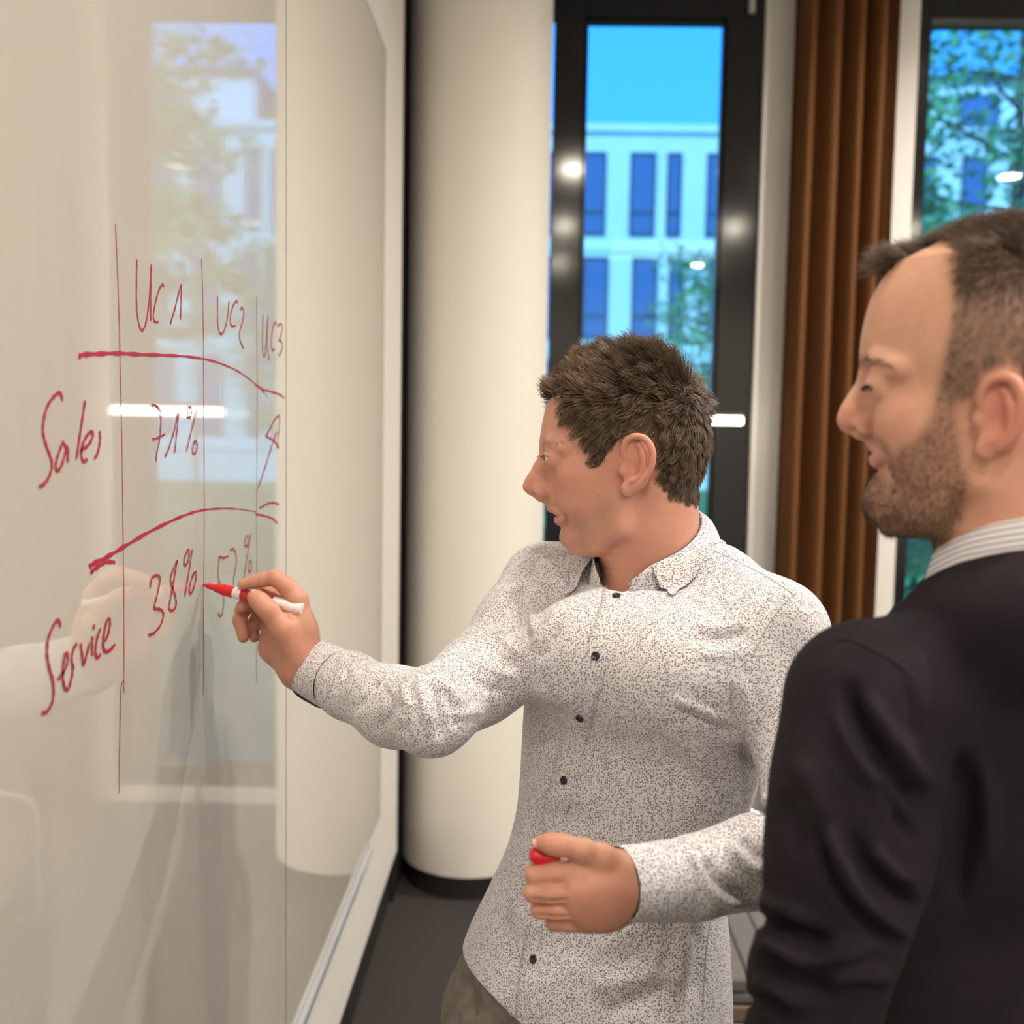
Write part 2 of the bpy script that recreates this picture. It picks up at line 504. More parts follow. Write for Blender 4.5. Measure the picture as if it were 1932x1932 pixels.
ink('figure', [[(1318, 365), (1290, 375), (1265, 366)], [(1266, 366), (1260, 430), (1258, 480), (1270, 530), (1290, 600), (1290, 660), (1280, 705), (1268, 712), (1258, 690)],
               [(1328, 334), (1342, 322), (1360, 345), (1365, 400), (1355, 460), (1345, 530)],
               [(1430, 245), (1415, 270), (1414, 300), (1425, 308), (1435, 280), (1433, 250)], [(1448, 235), (1438, 300), (1425, 380), (1412, 470), (1410, 505)],
               [(1445, 385), (1435, 420), (1438, 455), (1448, 445), (1452, 410), (1448, 385)]], A6, 0.0030, label='red handwritten 52%')

# ------------------------------------------------------------------ curtain
m_curt = mat('curtain_brown', (0.135, 0.047, 0.0075, 1), 0.85)
n = N(m_curt)
_c = n.coord(); n.bump(n.noise(n.coord((1, 1, 0.25)), 600, 2), 0.15, 0.001)
CY0 = WY - 0.12
cx0 = on_y(1487, 300, CY0)[0]; cx1 = on_y(1688, 300, CY0)[0]
NX, NZ = 120, 26
V, F = [], []
for side in (0, 1):
    for j in range(NZ + 1):
        z = 0.02 + (CEIL - 0.06) * j / NZ
        for i in range(NX + 1):
            u = i / NX
            x = cx0 + (cx1 - cx0) * u
            ph = u * 2 * math.pi * 4.6 + 0.5 * math.sin(u * 9) + 0.10 * math.sin(z * 1.3 + u * 7)
            y = CY0 + 0.045 * math.sin(ph) + 0.012 * math.sin(2 * ph + 1) + 0.004 * math.sin(z * 2 + u * 20) + side * 0.006
            V.append((x + 0.012 * math.cos(ph), y, z))
W_ = NX + 1
S_ = W_ * (NZ + 1)
for j in range(NZ):
    for i in range(NX):
        a = j * W_ + i
        F.append((a, a + 1, a + W_ + 1, a + W_))
        F.append((S_ + a, S_ + a + W_, S_ + a + W_ + 1, S_ + a + 1))
for i in range(NX):
    F.append((i, S_ + i, S_ + i + 1, i + 1))
for j in range(NZ):
    for i in (0, NX):
        a = j * W_ + i
        F.append((a, a + W_, S_ + a + W_, S_ + a))
c_o = MB().add(V, F).build('curtain', m_curt, smooth=True, loc=((cx0 + cx1) / 2, CY0, 0))
tag(c_o, 'brown floor length curtain hanging in folds between two windows', 'curtain')
part_of(MB().box((cx0 - 0.05, CY0 - 0.012, CEIL - 0.04), (cx1 + 0.05, CY0 + 0.02, CEIL - 0.002), 0.003), 'curtain_rail', m_alu, c_o)

# ------------------------------------------------------------------ ceiling downlights
m_lamp = bpy.data.materials.new('lamp_glow'); m_lamp.use_nodes = True
_lb = m_lamp.node_tree.nodes['Principled BSDF']
_lb.inputs['Base Color'].default_value = (1, 1, 1, 1)
_lb.inputs['Emission Color'].default_value = (1.0, 0.90, 0.74, 1)
_lb.inputs['Emission Strength'].default_value = 260
m_trimw = mat('lamp_trim', (0.85, 0.85, 0.83, 1), 0.4)
LAMPS = [(1.85, 3.05), (3.5, 3.05)] + [(x, y) for y in (1.0, -1.1, -3.2) for x in (0.25, 1.85, 3.5)]
LAMP_W = {3.05: 30.0, 1.0: 12.0, -1.1: 10.0, -3.2: 9.0}
def downlight(x, y, proto):
    if proto is None:
        r = empty('ceiling_downlight', (x, y, CEIL))
        part_of(MB().lathe((x, y, CEIL), [(0.10, -0.002), (0.10, -0.012), (0.078, -0.012), (0.078, -0.002)], 28, False), 'trim_ring', m_trimw, r, True, 30)
        part_of(MB().lathe((x, y, CEIL), [(0.0, -0.006), (0.077, -0.006)], 28, False), 'diffuser', m_lamp, r)
    else:
        r = proto.copy(); COL.objects.link(r); r.location = (x, y, CEIL)
        for ch in list(proto.children):
            if ch.type == 'LIGHT': continue
            c = ch.copy(); COL.objects.link(c); c.parent = r
    ld = bpy.data.lights.new('downlight_lamp', 'AREA')
    ld.shape = 'DISK'; ld.size = 0.16; ld.energy = LAMP_W[y] * {(0.25, 1.0): 0.45, (1.85, 1.0): 1.8}.get((x, y), 1.0); ld.color = (1.0, 0.935, 0.86)
    ld.spread = math.radians(150)
    lo = bpy.data.objects.new('downlight_lamp', ld); COL.objects.link(lo)
    lo.parent = r; lo.location = (0, 0, -0.015)
    row = {3.05: 'row nearest the windows', 1.0: 'second row from the windows', -1.1: 'third row from the windows', -3.2: 'row by the back wall'}[y]
    pos = {0.25: 'beside the writing board', 1.85: 'in mid room', 3.5: 'by the right wall'}[x]
    tag(r, 'round ceiling downlight %s, %s' % (pos, row), 'ceiling light', 'round downlights in the ceiling grid')
    return r
dl = None
for x, y in LAMPS:
    r = downlight(x, y, dl)
    dl = dl or r

# two large glowing panels added behind the camera for soft frontal fill
m_pan = bpy.data.materials.new('fill_panel_glow'); m_pan.use_nodes = True
_lb = m_pan.node_tree.nodes['Principled BSDF']
_lb.inputs['Emission Color'].default_value = (1.0, 0.93, 0.84, 1)
_lb.inputs['Emission Strength'].default_value = 2.0
for px0, wh in ((0.75, 'nearer the writing board'), (2.75, 'nearer the right wall')):
    r = empty('fill_light_panel', (px0 + 0.6, -2.15, CEIL), 'added square fill light panel on the ceiling behind the camera, ' + wh, 'ceiling light', 'added fill panels')
    part_of(MB().box((px0, -2.75, CEIL - 0.03), (px0 + 1.2, -1.55, CEIL - 0.001), 0.004), 'fill_panel_housing', m_trimw, r)
    part_of(MB().box((px0 + 0.03, -2.72, CEIL - 0.034), (px0 + 1.17, -1.58, CEIL - 0.029)), 'diffuser', m_pan, r)

# slim floor lamp with a horizontal light bar, in front of window_1 behind the man
LX0, LX1 = on_y(1190, 776, 4.22)[0], on_y(1403, 795, 4.22)[0]
LZ = on_y(1380, 794, 4.22)[2]
fl = empty('floor_lamp', ((LX0 + LX1) / 2, 4.22, 0), 'slim floor lamp with glowing horizontal bar before the dark framed window', 'lamp')
lx = (LX0 + LX1) / 2 - 0.12
part_of(MB().lathe((lx, 4.22, 0), [(0.0, 0.0), (0.13, 0.0), (0.13, 0.012), (0.02, 0.02), (0.0, 0.02)], 32, False), 'base', m_grey, fl, True, 30)
part_of(MB().tube([(lx, 4.22, 0.01), (lx, 4.22, LZ + 0.02)], 0.009), 'pole', m_grey, fl, True, 30)
part_of(MB().box((LX0, 4.205, LZ + 0.018), (LX1, 4.235, LZ + 0.034), 0.003), 'lamp_housing', m_grey, fl)
m_bar = bpy.data.materials.new('light_bar_glow'); m_bar.use_nodes = True
_lb = m_bar.node_tree.nodes['Principled BSDF']
_lb.inputs['Emission Color'].default_value = (1.0, 0.88, 0.70, 1)
_lb.inputs['Emission Strength'].default_value = 9
part_of(MB().box((LX0 + 0.004, 4.207, LZ - 0.016), (LX1 - 0.004, 4.233, LZ + 0.018), 0.004), 'light_bar', m_bar, fl)

# ------------------------------------------------------------------ chair behind the men
m_seat = mat('chair_grey_fabric', (0.125, 0.115, 0.112, 1), 0.85)
n = N(m_seat); n.bump(n.noise(n.coord(), 900, 2), 0.25, 0.001)
m_chrome = mat('chrome', (0.8, 0.8, 0.82, 1), 0.12, Metallic=1.0)
m_wood = mat('chair_wood_edge', (0.16, 0.11, 0.07, 1), 0.5)
SZ = 0.50
q0 = on_z(1330, 1846, SZ); q1 = on_z(1360, 1716, SZ)
ox, oy = q0[0] - 0.03, q0[1]
SD = q1[1] - q0[1]
RW = 0.062
NRIB = 6
ch = empty('chair', (ox + RW * NRIB / 2, oy + SD / 2, 0), 'grey ribbed seat with chrome rail behind the spotted shirt', 'chair')
for i in range(NRIB):
    part_of(MB().box((ox + RW * i + 0.0012, oy, SZ - 0.03), (ox + RW * (i + 1) - 0.0012, oy + SD, SZ), 0.005), 'seat_rib', m_seat, ch, True, 30)
WX = ox + RW * NRIB
part_of(MB().box((ox, oy + 0.003, SZ - 0.060), (WX, oy + SD, SZ - 0.031), 0.008), 'seat_pan', m_seat, ch)
part_of(MB().box((ox, oy + 0.0, SZ - 0.085), (WX, oy + SD, SZ - 0.061), 0.003), 'seat_frame', m_wood, ch)
rl = on_y(1330, 1532, oy + SD + 0.05); rr_ = on_y(1418, 1533, oy + SD + 0.05)
RZ = rr_[2]
RYY = oy + SD + 0.05
part_of(MB().tube([(ox - 0.02, RYY, 0.012), (ox - 0.02, RYY, RZ - 0.05), (ox - 0.005, RYY, RZ - 0.012), (ox + 0.035, RYY, RZ), (rr_[0], RYY, RZ), (rr_[0] + 0.022, RYY, RZ - 0.008), (rr_[0] + 0.038, RYY, RZ - 0.035), (rr_[0] + 0.045, RYY, SZ), (rr_[0] + 0.045, RYY, 0.012)], 0.010, 12), 'back_rail', m_chrome, ch, True, 40)
for xx in (ox + 0.02, WX - 0.02):
    part_of(MB().tube([(xx, oy + 0.02, 0.0), (xx, oy + 0.02, SZ - 0.09)], 0.011, 12), 'leg', m_chrome, ch, True, 40)
    part_of(MB().tube([(xx, oy + 0.02, SZ - 0.10), (xx, RYY, SZ - 0.10)], 0.009, 12), 'side_tube', m_chrome, ch, True, 40)
part_of(MB().tube([(ox - 0.01, oy + 0.005, SZ - 0.108), (WX + 0.01, oy + 0.005, SZ - 0.108)], 0.011, 12), 'cross_tube', m_chrome, ch, True, 40)

# ------------------------------------------------------------------ outside: lawn, white office block, trees
m_lawn = mat('lawn', (0.05, 0.16, 0.04, 1), 0.95)
n = N(m_lawn)
n.link(n.ramp(n.noise(n.coord(), 1.4, 5), [(0.3, (0.03, 0.12, 0.03)), (0.7, (0.10, 0.26, 0.07))]), n.b.inputs['Base Color'])
GZ = -0.2
struct(MB().box((-40, WY + 0.3, GZ - 0.3), (70, 46, GZ)).build('ground', m_lawn))

m_fac = mat('facade_white', (0.80, 0.78, 0.74, 1), 0.8)
n = N(m_fac); n.link(n.ramp(n.noise(n.coord((1, 1, 0.4)), 0.9, 4), [(0.3, (0.82, 0.81, 0.79)), (0.7, (0.90, 0.88, 0.86))]), n.b.inputs['Base Color'])
m_fwin = mat('facade_pane', (0.09, 0.16, 0.34, 1), 0.08)
m_fframe = mat('facade_frame', (0.06, 0.07, 0.09, 1), 0.4)
FD = 35.0
bl = empty('office_building', (8, FD, GZ), 'white office block with flat roof and tall windows across the lawn', 'building')
zr = on_y(1230, 236, FD)[2]
part_of(MB().box((-22, FD, GZ), (38, FD + 12, zr - 0.25)), 'wall', m_fac, bl)
part_of(MB().box((-22.2, FD - 0.15, zr - 0.25), (38.2, FD + 12, zr)), 'parapet', m_fac, bl)
pxl = 9.4
part_of(MB().box((pxl, FD + 2.5, zr), (34, FD + 11, zr + 2.3)), 'penthouse', m_fac, bl)
part_of(MB().box((pxl - 0.2, FD + 2.3, zr + 2.3), (34.2, FD + 11, zr + 2.5)), 'penthouse_roof', m_fframe, bl)
V = [(pxl, FD + 3.2, zr), (pxl - 1.8, FD + 3.2, zr), (pxl, FD + 3.2, zr + 2.3), (pxl, FD + 9, zr), (pxl - 1.8, FD + 9, zr), (pxl, FD + 9, zr + 2.3)]
part_of(MB().add(V, [(0, 1, 2), (3, 5, 4), (1, 4, 5, 2), (0, 3, 4, 1)]), 'sloping_roof', m_fframe, bl)
for zz in (8.28, 4.84, 1.40):
    part_of(MB().box((-22, FD - 0.06, zz - 0.55), (38, FD, zz - 0.30)), 'cornice', m_fac, bl)
pf = {}
def facade_window(x, z, w, h):
    key = (round(w, 2), round(h, 2))
    if key not in pf:
        f = MB()
        for a, b_, c, d in ((-w / 2, -w / 2 + 0.07, 0, h), (w / 2 - 0.07, w / 2, 0, h), (-w / 2 + 0.07, w / 2 - 0.07, h - 0.07, h), (-w / 2 + 0.07, w / 2 - 0.07, 0, 0.07), (-w / 2 + 0.07, w / 2 - 0.07, h * 0.27, h * 0.27 + 0.06)):
            f.box((a, -0.06, c), (b_, 0.02, d))
        g = MB().box((-w / 2 + 0.05, -0.02, 0.05), (w / 2 - 0.05, 0.01, h - 0.05))
        pf[key] = (mesh_np('window', np.array(f.v), f.f, False), mesh_np('pane', np.array(g.v), g.f, False))
        pf[key][0].materials.append(m_fframe); pf[key][1].materials.append(m_fwin)
    o = link('window', pf[key][0], None, bl, (x - 8, -0.02, z - GZ))
    link('pane', pf[key][1], None, o)
for row, (z, h) in enumerate(((8.28, 2.72), (4.84, 2.72), (1.40, 2.72))):
    for k in range(-2, 7):
        for off, w in ((0.0, 0.85), (1.65, 0.85), (2.70, 0.48)):
            facade_window(1.8 + 4.2 * k + off + (0.15 if row == 1 else 0), z, w, h)
for k in range(6):
    facade_window_x = pxl + 2.2 + 3.2 * k
    g = MB().box((facade_window_x, FD + 2.44, zr + 0.3), (facade_window_x + 1.4, FD + 2.5, zr + 1.9))
    part_of(g, 'penthouse_window', m_fwin, bl)

m_bark = mat('bark', (0.09, 0.07, 0.05, 1), 0.9)
n = N(m_bark); n.bump(n.noise(n.coord((1, 1, 0.2)), 20, 4), 0.6, 0.02)
m_leaf = mat('leaves', (0.07, 0.20, 0.05, 1), 0.6)
n = N(m_leaf)
_oi = n.new('TexNoise', i_Scale=3.0); n.link(n.coord(), _oi.inputs['Vector'])
n.link(n.ramp(_oi.outputs[0], [(0.3, (0.09, 0.24, 0.09)), (0.7, (0.22, 0.42, 0.16))]), n.b.inputs['Base Color'])
n.b.inputs['Transmission Weight'].default_value = 0.0

def tree(x, y, h, r, label, leaves=5200, seed=1, low=0.35):
    R = np.random.RandomState(seed)
    t = empty('tree', (x, y, GZ), label, 'tree', 'trees on the lawn outside')
    mb = MB()
    mb.tube([(x, y, GZ), (x + 0.05, y, GZ + h * 0.4), (x - 0.05, y, GZ + h * 0.9)], [0.13, 0.10, 0.03], 10)
    tips = []
    for i in range(26):
        f = low + (0.9 - low) * i / 26
        a = i * 2.4
        L = r * (1.05 - 0.55 * abs(f - 0.55) * 2) * R.uniform(0.7, 1.1)
        b0 = np.array([x, y, GZ + h * f])
        b1 = b0 + np.array([math.cos(a) * L, math.sin(a) * L, L * R.uniform(0.1, 0.5)])
        mid = (b0 + b1) / 2 + R.normal(0, 0.06, 3)
        mb.tube([b0, mid, b1], [0.035, 0.022, 0.008], 6)
        for q in range(3):
            tips.append(b0 + (b1 - b0) * R.uniform(0.45, 1.05) + R.normal(0, 0.12, 3))
    part_of(mb, 'trunk', m_bark, t, True)
    tips = np.array(tips)
    c = tips[R.randint(0, len(tips), leaves)] + np.clip(R.normal(0, 1, (leaves, 3)), -1.5, 1.5) * np.array([0.34, 0.34, 0.16]) * r / 1.7
    d1 = R.normal(0, 1, (leaves, 3)); d1 /= np.linalg.norm(d1, axis=1)[:, None]
    d2 = np.cross(d1, R.normal(0, 1, (leaves, 3))); d2 /= np.linalg.norm(d2, axis=1)[:, None]
    s = R.uniform(0.05, 0.10, (leaves, 1))
    Vv = np.stack([c - d1 * s, c + d2 * s * 0.5, c + d1 * s, c - d2 * s * 0.5], 1).reshape(-1, 3)
    Ff = np.arange(leaves * 4).reshape(-1, 4)
    me = mesh_np('foliage', Vv - np.array([x, y, GZ]), Ff, False)
    o = link('foliage', me, m_leaf, t)
    o['kind'] = 'stuff'
    return t
tree(6.35, 14, 8.3, 2.4, 'loose green tree close behind the right hand window', 5200, 3, 0.22)
tree(4.1, 22, 6.2, 1.7, 'small green tree before the white block, seen beside the dark jamb', 4200, 5, 0.25)
tree(3.10, 10.4, 5.9, 1.0, 'green tree hidden behind the curtain, mirrored in the writing board', 3000, 8, 0.45)

m_hedge = mat('hedge_leaves', (0.03, 0.12, 0.05, 1), 0.8)
he = MB().box((-8, 12.6, GZ), (16, 13.2, GZ + 0.7), 0.1)
h_o = he.build('hedge', m_hedge, loc=(3, 12.9, GZ))
R_ = np.random.RandomState(4)
nl = 9000
c = np.stack([R_.uniform(-8, 16, nl), R_.uniform(12.5, 13.3, nl), GZ + R_.uniform(0.0, 0.85, nl)], 1)
d1 = R_.normal(0, 1, (nl, 3)); d1 /= np.linalg.norm(d1, axis=1)[:, None]
d2 = np.cross(d1, R_.normal(0, 1, (nl, 3))); d2 /= np.linalg.norm(d2, axis=1)[:, None]
s_ = R_.uniform(0.04, 0.09, (nl, 1))
lv = link('foliage', mesh_np('foliage', np.stack([c - d1 * s_, c + d2 * s_ * .5, c + d1 * s_, c - d2 * s_ * .5], 1).reshape(-1, 3) - np.array([3, 12.9, GZ]), np.arange(nl * 4).reshape(-1, 4), False), m_leaf, h_o)
lv['kind'] = 'stuff'
tag(h_o, 'low clipped green hedge along the lawn outside', 'hedge')
# ------------------------------------------------------------------ organic modelling: distance field on a grid, meshed as one surface
def smin(a, b, k):
    if k <= 0: return np.minimum(a, b)
    h = np.maximum(k - np.abs(a - b), 0) / k
    return np.minimum(a, b) - h * h * k * 0.25

def smax(a, b, k):
    return -smin(-a, -b, k)

class Field:
    def __init__(s, lo, hi, h):
        s.lo = np.array(lo, np.float32); s.h = h
        s.n = np.ceil((np.array(hi) - s.lo) / h).astype(int) + 1
        s.f = np.full(s.n, 0.08, np.float32)
        s.ax = [s.lo[i] + h * np.arange(s.n[i], dtype=np.float32) for i in range(3)]
    def sub(s, lo, hi):
        a = [int(np.clip(np.floor((lo[i] - s.lo[i]) / s.h), 0, s.n[i])) for i in range(3)]
        b = [int(np.clip(np.ceil((hi[i] - s.lo[i]) / s.h) + 1, 0, s.n[i])) for i in range(3)]
        sl = tuple(slice(a[i], b[i]) for i in range(3))
        X = s.ax[0][sl[0]][:, None, None]; Y = s.ax[1][sl[1]][None, :, None]; Z = s.ax[2][sl[2]][None, None, :]
        return sl, X, Y, Z
    def put(s, sl, d, k, op):
        c = s.f[sl]
        if c.size == 0: return
        s.f[sl] = smin(c, d, k) if op == '+' else smax(c, -d, k) if op == '-' else smax(c, d, k)
    def cap(s, a, b, ra, rb, k=0.01, op='+'):
        a = np.array(a, np.float32); b = np.array(b, np.float32)
        m = max(ra, rb) + k + 0.012
        sl, X, Y, Z = s.sub(np.minimum(a, b) - m, np.maximum(a, b) + m)
        d = b - a; L = float(d @ d) + 1e-12
        t = np.clip(((X - a[0]) * d[0] + (Y - a[1]) * d[1] + (Z - a[2]) * d[2]) / L, 0, 1)
        q = np.sqrt((X - a[0] - t * d[0]) ** 2 + (Y - a[1] - t * d[1]) ** 2 + (Z - a[2] - t * d[2]) ** 2) - (ra + (rb - ra) * t)
        s.put(sl, q, k, op)
    def chain(s, pts, rs, k=0.01, op='+'):
        if not hasattr(rs, '__len__'): rs = [rs] * len(pts)
        for i in range(len(pts) - 1):
            s.cap(pts[i], pts[i + 1], rs[i], rs[i + 1], k, op)
    def ell(s, c, r, k=0.01, op='+', R=None):
        c = np.array(c, np.float32); r = np.array(r, np.float32)
        m = (r if R is None else np.full(3, r.max())) + k + 0.012
        sl, X, Y, Z = s.sub(c - m, c + m)
        x, y, z = X - c[0], Y - c[1], Z - c[2]
        if R is not None:
            R = np.array(R, np.float32)
            x, y, z = (R[0, 0] * x + R[0, 1] * y + R[0, 2] * z), (R[1, 0] * x + R[1, 1] * y + R[1, 2] * z), (R[2, 0] * x + R[2, 1] * y + R[2, 2] * z)
        k0 = np.sqrt((x / r[0]) ** 2 + (y / r[1]) ** 2 + (z / r[2]) ** 2)
        k1 = np.sqrt((x / r[0] ** 2) ** 2 + (y / r[1] ** 2) ** 2 + (z / r[2] ** 2) ** 2) + 1e-6
        s.put(sl, k0 * (k0 - 1) / k1, k, op)
    def plane(s, p, nrm, k=0.002):
        """keep the side opposite to nrm"""
        nrm = np.array(nrm) / np.linalg.norm(nrm)
        X, Y, Z = s.ax[0][:, None, None], s.ax[1][None, :, None], s.ax[2][None, None, :]
        s.f = smax(s.f, ((X - p[0]) * nrm[0] + (Y - p[1]) * nrm[1] + (Z - p[2]) * nrm[2]).astype(np.float32), k)
    def loft(s, zs, cx, cy, a, b, u, v, k=0.02, n=2.2, op='+'):
        """elliptic sections along z; centre (cx,cy), half-axes a along u and b along v (unit vectors in plan)"""
        lo = np.array([min(cx) - max(max(a), max(b)) - .03, min(cy) - max(max(a), max(b)) - .03, min(zs) - .03])
        hi = np.array([max(cx) + max(max(a), max(b)) + .03, max(cy) + max(max(a), max(b)) + .03, max(zs) + .03])
        sl, X, Y, Z = s.sub(lo, hi)
        z = Z.ravel()
        I = lambda q: cubic(z, zs, q)[None, None, :].astype(np.float32)
        x, y = X - I(cx), Y - I(cy)
        A, B = I(a), I(b)
        p = np.abs(x * u[0] + y * u[1]) / A; q = np.abs(x * v[0] + y * v[1]) / B
        r = (p ** n + q ** n) ** (1 / n)
        d = (r - 1) * np.minimum(A, B)
        d = np.maximum(d, np.maximum(Z - zs[-1], zs[0] - Z)) if True else d
        s.put(sl, d.astype(np.float32), k, op)
    def mesh(s):
        return nets(s.f, s.lo, s.h)

def cubic(x, xs, ys):
    """smooth interpolation through control points (monotone-ish Catmull-Rom)"""
    xs = np.asarray(xs, float); ys = np.asarray(ys, float)
    m = np.gradient(ys, xs)
    i = np.clip(np.searchsorted(xs, x) - 1, 0, len(xs) - 2)
    h = xs[i + 1] - xs[i]
    t = np.clip((x - xs[i]) / h, 0, 1)
    return (2 * t ** 3 - 3 * t ** 2 + 1) * ys[i] + (t ** 3 - 2 * t ** 2 + t) * h * m[i] + (-2 * t ** 3 + 3 * t ** 2) * ys[i + 1] + (t ** 3 - t ** 2) * h * m[i + 1]

def nets(f, lo, h):
    f = f.copy()
    f[0] = f[-1] = 0.05; f[:, 0] = f[:, -1] = 0.05; f[:, :, 0] = f[:, :, -1] = 0.05
    s = f < 0
    c = np.zeros(np.array(f.shape) - 1, np.int8)
    offs = [(i, j, k) for i in (0, 1) for j in (0, 1) for k in (0, 1)]
    nx, ny, nz = c.shape
    for i, j, k in offs:
        c += s[i:i + nx, j:j + ny, k:k + nz]
    act = (c > 0) & (c < 8)
    idx = np.argwhere(act)
    cv = {o: f[idx[:, 0] + o[0], idx[:, 1] + o[1], idx[:, 2] + o[2]] for o in offs}
    acc = np.zeros((len(idx), 3)); cnt = np.zeros(len(idx))
    for a in offs:
        for ax in range(3):
            if a[ax] == 0:
                b = list(a); b[ax] = 1; b = tuple(b)
                fa, fb = cv[a], cv[b]
                m = (fa < 0) != (fb < 0)
                t = np.where(m, fa / np.where(m, fa - fb, 1), 0)
                p = np.zeros((len(idx), 3)); p[:] = a
                p[:, ax] = t
                acc += p * m[:, None]; cnt += m
    V = np.asarray(lo) + h * (idx + acc / np.maximum(cnt, 1)[:, None])
    vid = np.full(c.shape, -1, np.int32)
    vid[act] = np.arange(len(idx))
    F = []
    for ax in range(3):
        b = [slice(None)] * 3; e = [slice(None)] * 3
        b[ax] = slice(0, -1); e[ax] = slice(1, None)
        m = s[tuple(b)] != s[tuple(e)]
        q = np.argwhere(m)
        fl = s[tuple(b)][m]
        o1, o2 = (ax + 1) % 3, (ax + 2) % 3
        ok = (q[:, o1] > 0) & (q[:, o2] > 0) & (q[:, o1] < c.shape[o1]) & (q[:, o2] < c.shape[o2])
        q, fl = q[ok], fl[ok]
        def g(d1, d2):
            w = q.copy(); w[:, o1] -= d1; w[:, o2] -= d2
            return vid[w[:, 0], w[:, 1], w[:, 2]]
        quad = np.stack([g(1, 1), g(0, 1), g(0, 0), g(1, 0)], 1)
        quad[~fl] = quad[~fl][:, ::-1]
        F.append(quad)
    return V, np.concatenate(F)

def vnormals(V, F):
    a = V[F[:, 2]] - V[F[:, 0]]; b = V[F[:, 3]] - V[F[:, 1]]
    fn = np.cross(a, b)
    Nn = np.zeros_like(V)
    for i in range(4):
        for j in range(3):
            Nn[:, j] += np.bincount(F[:, i], fn[:, j], len(V))
    return Nn / (np.linalg.norm(Nn, axis=1)[:, None] + 1e-12)

def relax(V, F, it=2, w=0.5):
    e = np.concatenate([F[:, [0, 1]], F[:, [1, 2]], F[:, [2, 3]], F[:, [3, 0]]])
    for _ in range(it):
        S = np.zeros_like(V); c = np.bincount(e[:, 0], minlength=len(V)) + np.bincount(e[:, 1], minlength=len(V))
        for j in range(3):
            S[:, j] = np.bincount(e[:, 0], V[e[:, 1], j], len(V)) + np.bincount(e[:, 1], V[e[:, 0], j], len(V))
        V = V * (1 - w) + w * S / np.maximum(c, 1)[:, None]
    return V

def vnoise(V, scale, seed=0, octaves=3):
    """cheap smooth noise from random sine waves"""
    R = np.random.RandomState(seed)
    out = np.zeros(len(V)); amp = 1.0
    for o in range(octaves):
        for _ in range(5):
            d = R.normal(0, 1, 3); d /= np.linalg.norm(d)
            out += amp * np.sin(V @ d * scale * (2 ** o) * R.uniform(0.7, 1.3) + R.uniform(0, 6.28)) / 5
        amp *= 0.5
    return out

def pl_dist(Q, pts):
    """distance of 2-D points to a polyline, and position along it 0..1"""
    best = np.full(len(Q), 1e9); par = np.zeros(len(Q))
    n = len(pts) - 1
    for i in range(n):
        a = np.array(pts[i], float); b = np.array(pts[i + 1], float)
        d = b - a
        t = np.clip(((Q - a) @ d) / (d @ d + 1e-9), 0, 1)
        r = np.linalg.norm(Q - a - t[:, None] * d, axis=1)
        m = r < best
        best[m] = r[m]; par[m] = (i + t[m]) / n
    return best, par

def folds(V, F, lst, front_only=True):
    """cloth folds: each (points in the photograph's frame, width px, height m, depth lo, depth hi)"""
    Nn = vnormals(V, F)
    q = to_px(V)
    view = V - EYE
    facing = (np.sum(Nn * view, axis=1) < 0.35 * np.linalg.norm(view, axis=1)) if front_only else np.ones(len(V), bool)
    D = np.zeros(len(V))
    for pts, w, amp, d0, d1 in lst:
        c = catmull(pts, 4)
        lo = np.min(c, 0) - 3 * w; hi = np.max(c, 0) + 3 * w
        m = facing & (q[:, 0] > lo[0]) & (q[:, 0] < hi[0]) & (q[:, 1] > lo[1]) & (q[:, 1] < hi[1]) & (q[:, 2] > d0) & (q[:, 2] < d1)
        if not m.any(): continue
        r, t = pl_dist(q[m][:, :2], c)
        taper = np.clip(np.minimum(t, 1 - t) * 5, 0.0, 1)
        D[m] += amp * np.exp(-(r / w) ** 2) * taper
    return V + Nn * D[:, None]

def set_color(me, name, C):
    a = me.color_attributes.new(name, 'FLOAT_COLOR', 'POINT')
    C = np.asarray(C, np.float32)
    if C.shape[1] == 3:
        C = np.concatenate([C, np.ones((len(C), 1), np.float32)], 1)
    a.data.foreach_set('color', C.ravel())

def blob(x, w):
    return np.exp(-np.sum((x / w) ** 2, axis=-1))

def inpoly(Q, poly):
    x, y = Q[:, 0], Q[:, 1]
    r = np.zeros(len(Q), bool)
    n = len(poly)
    for i in range(n):
        x1, y1 = poly[i]; x2, y2 = poly[(i + 1) % n]
        c = ((y1 > y) != (y2 > y)) & (x < (x2 - x1) * (y - y1) / (y2 - y1 + 1e-9) + x1)
        r ^= c
    return r

# ------------------------------------------------------------------ heads
class HeadFrame:
    """local frame of a head: x towards the face, y towards the viewer's side, z up"""
    def __init__(s, ox, oy, d, yaw=0.0):
        s.o = P(ox, oy, d)
        r = (s.o - EYE) / np.linalg.norm(s.o - EYE)
        up = UPV - r * (UPV @ r); up /= np.linalg.norm(up)
        right = np.cross(r, up)
        s.r, s.right, s.up, s.yaw = r, right, up, yaw
        f = -right * math.cos(yaw) - r * math.sin(yaw)
        l = np.cross(up, f)
        s.f, s.l = f, l
        s.B = np.stack([f, l, up], 1)      # columns
    def L(s, px, py, y=0.0):
        v = ray(px, py)
        p = EYE + v * (((s.o - EYE) @ s.r) / (v @ s.r)) - s.o
        x = (abs(y) * (s.l @ s.right) - p @ s.right) / math.cos(s.yaw)
        return np.array([x, y, p @ s.up])
    def W(s, V):
        return s.o + np.asarray(V) @ s.B.T
    def inv(s, V):
        return (np.asarray(V) - s.o) @ s.B

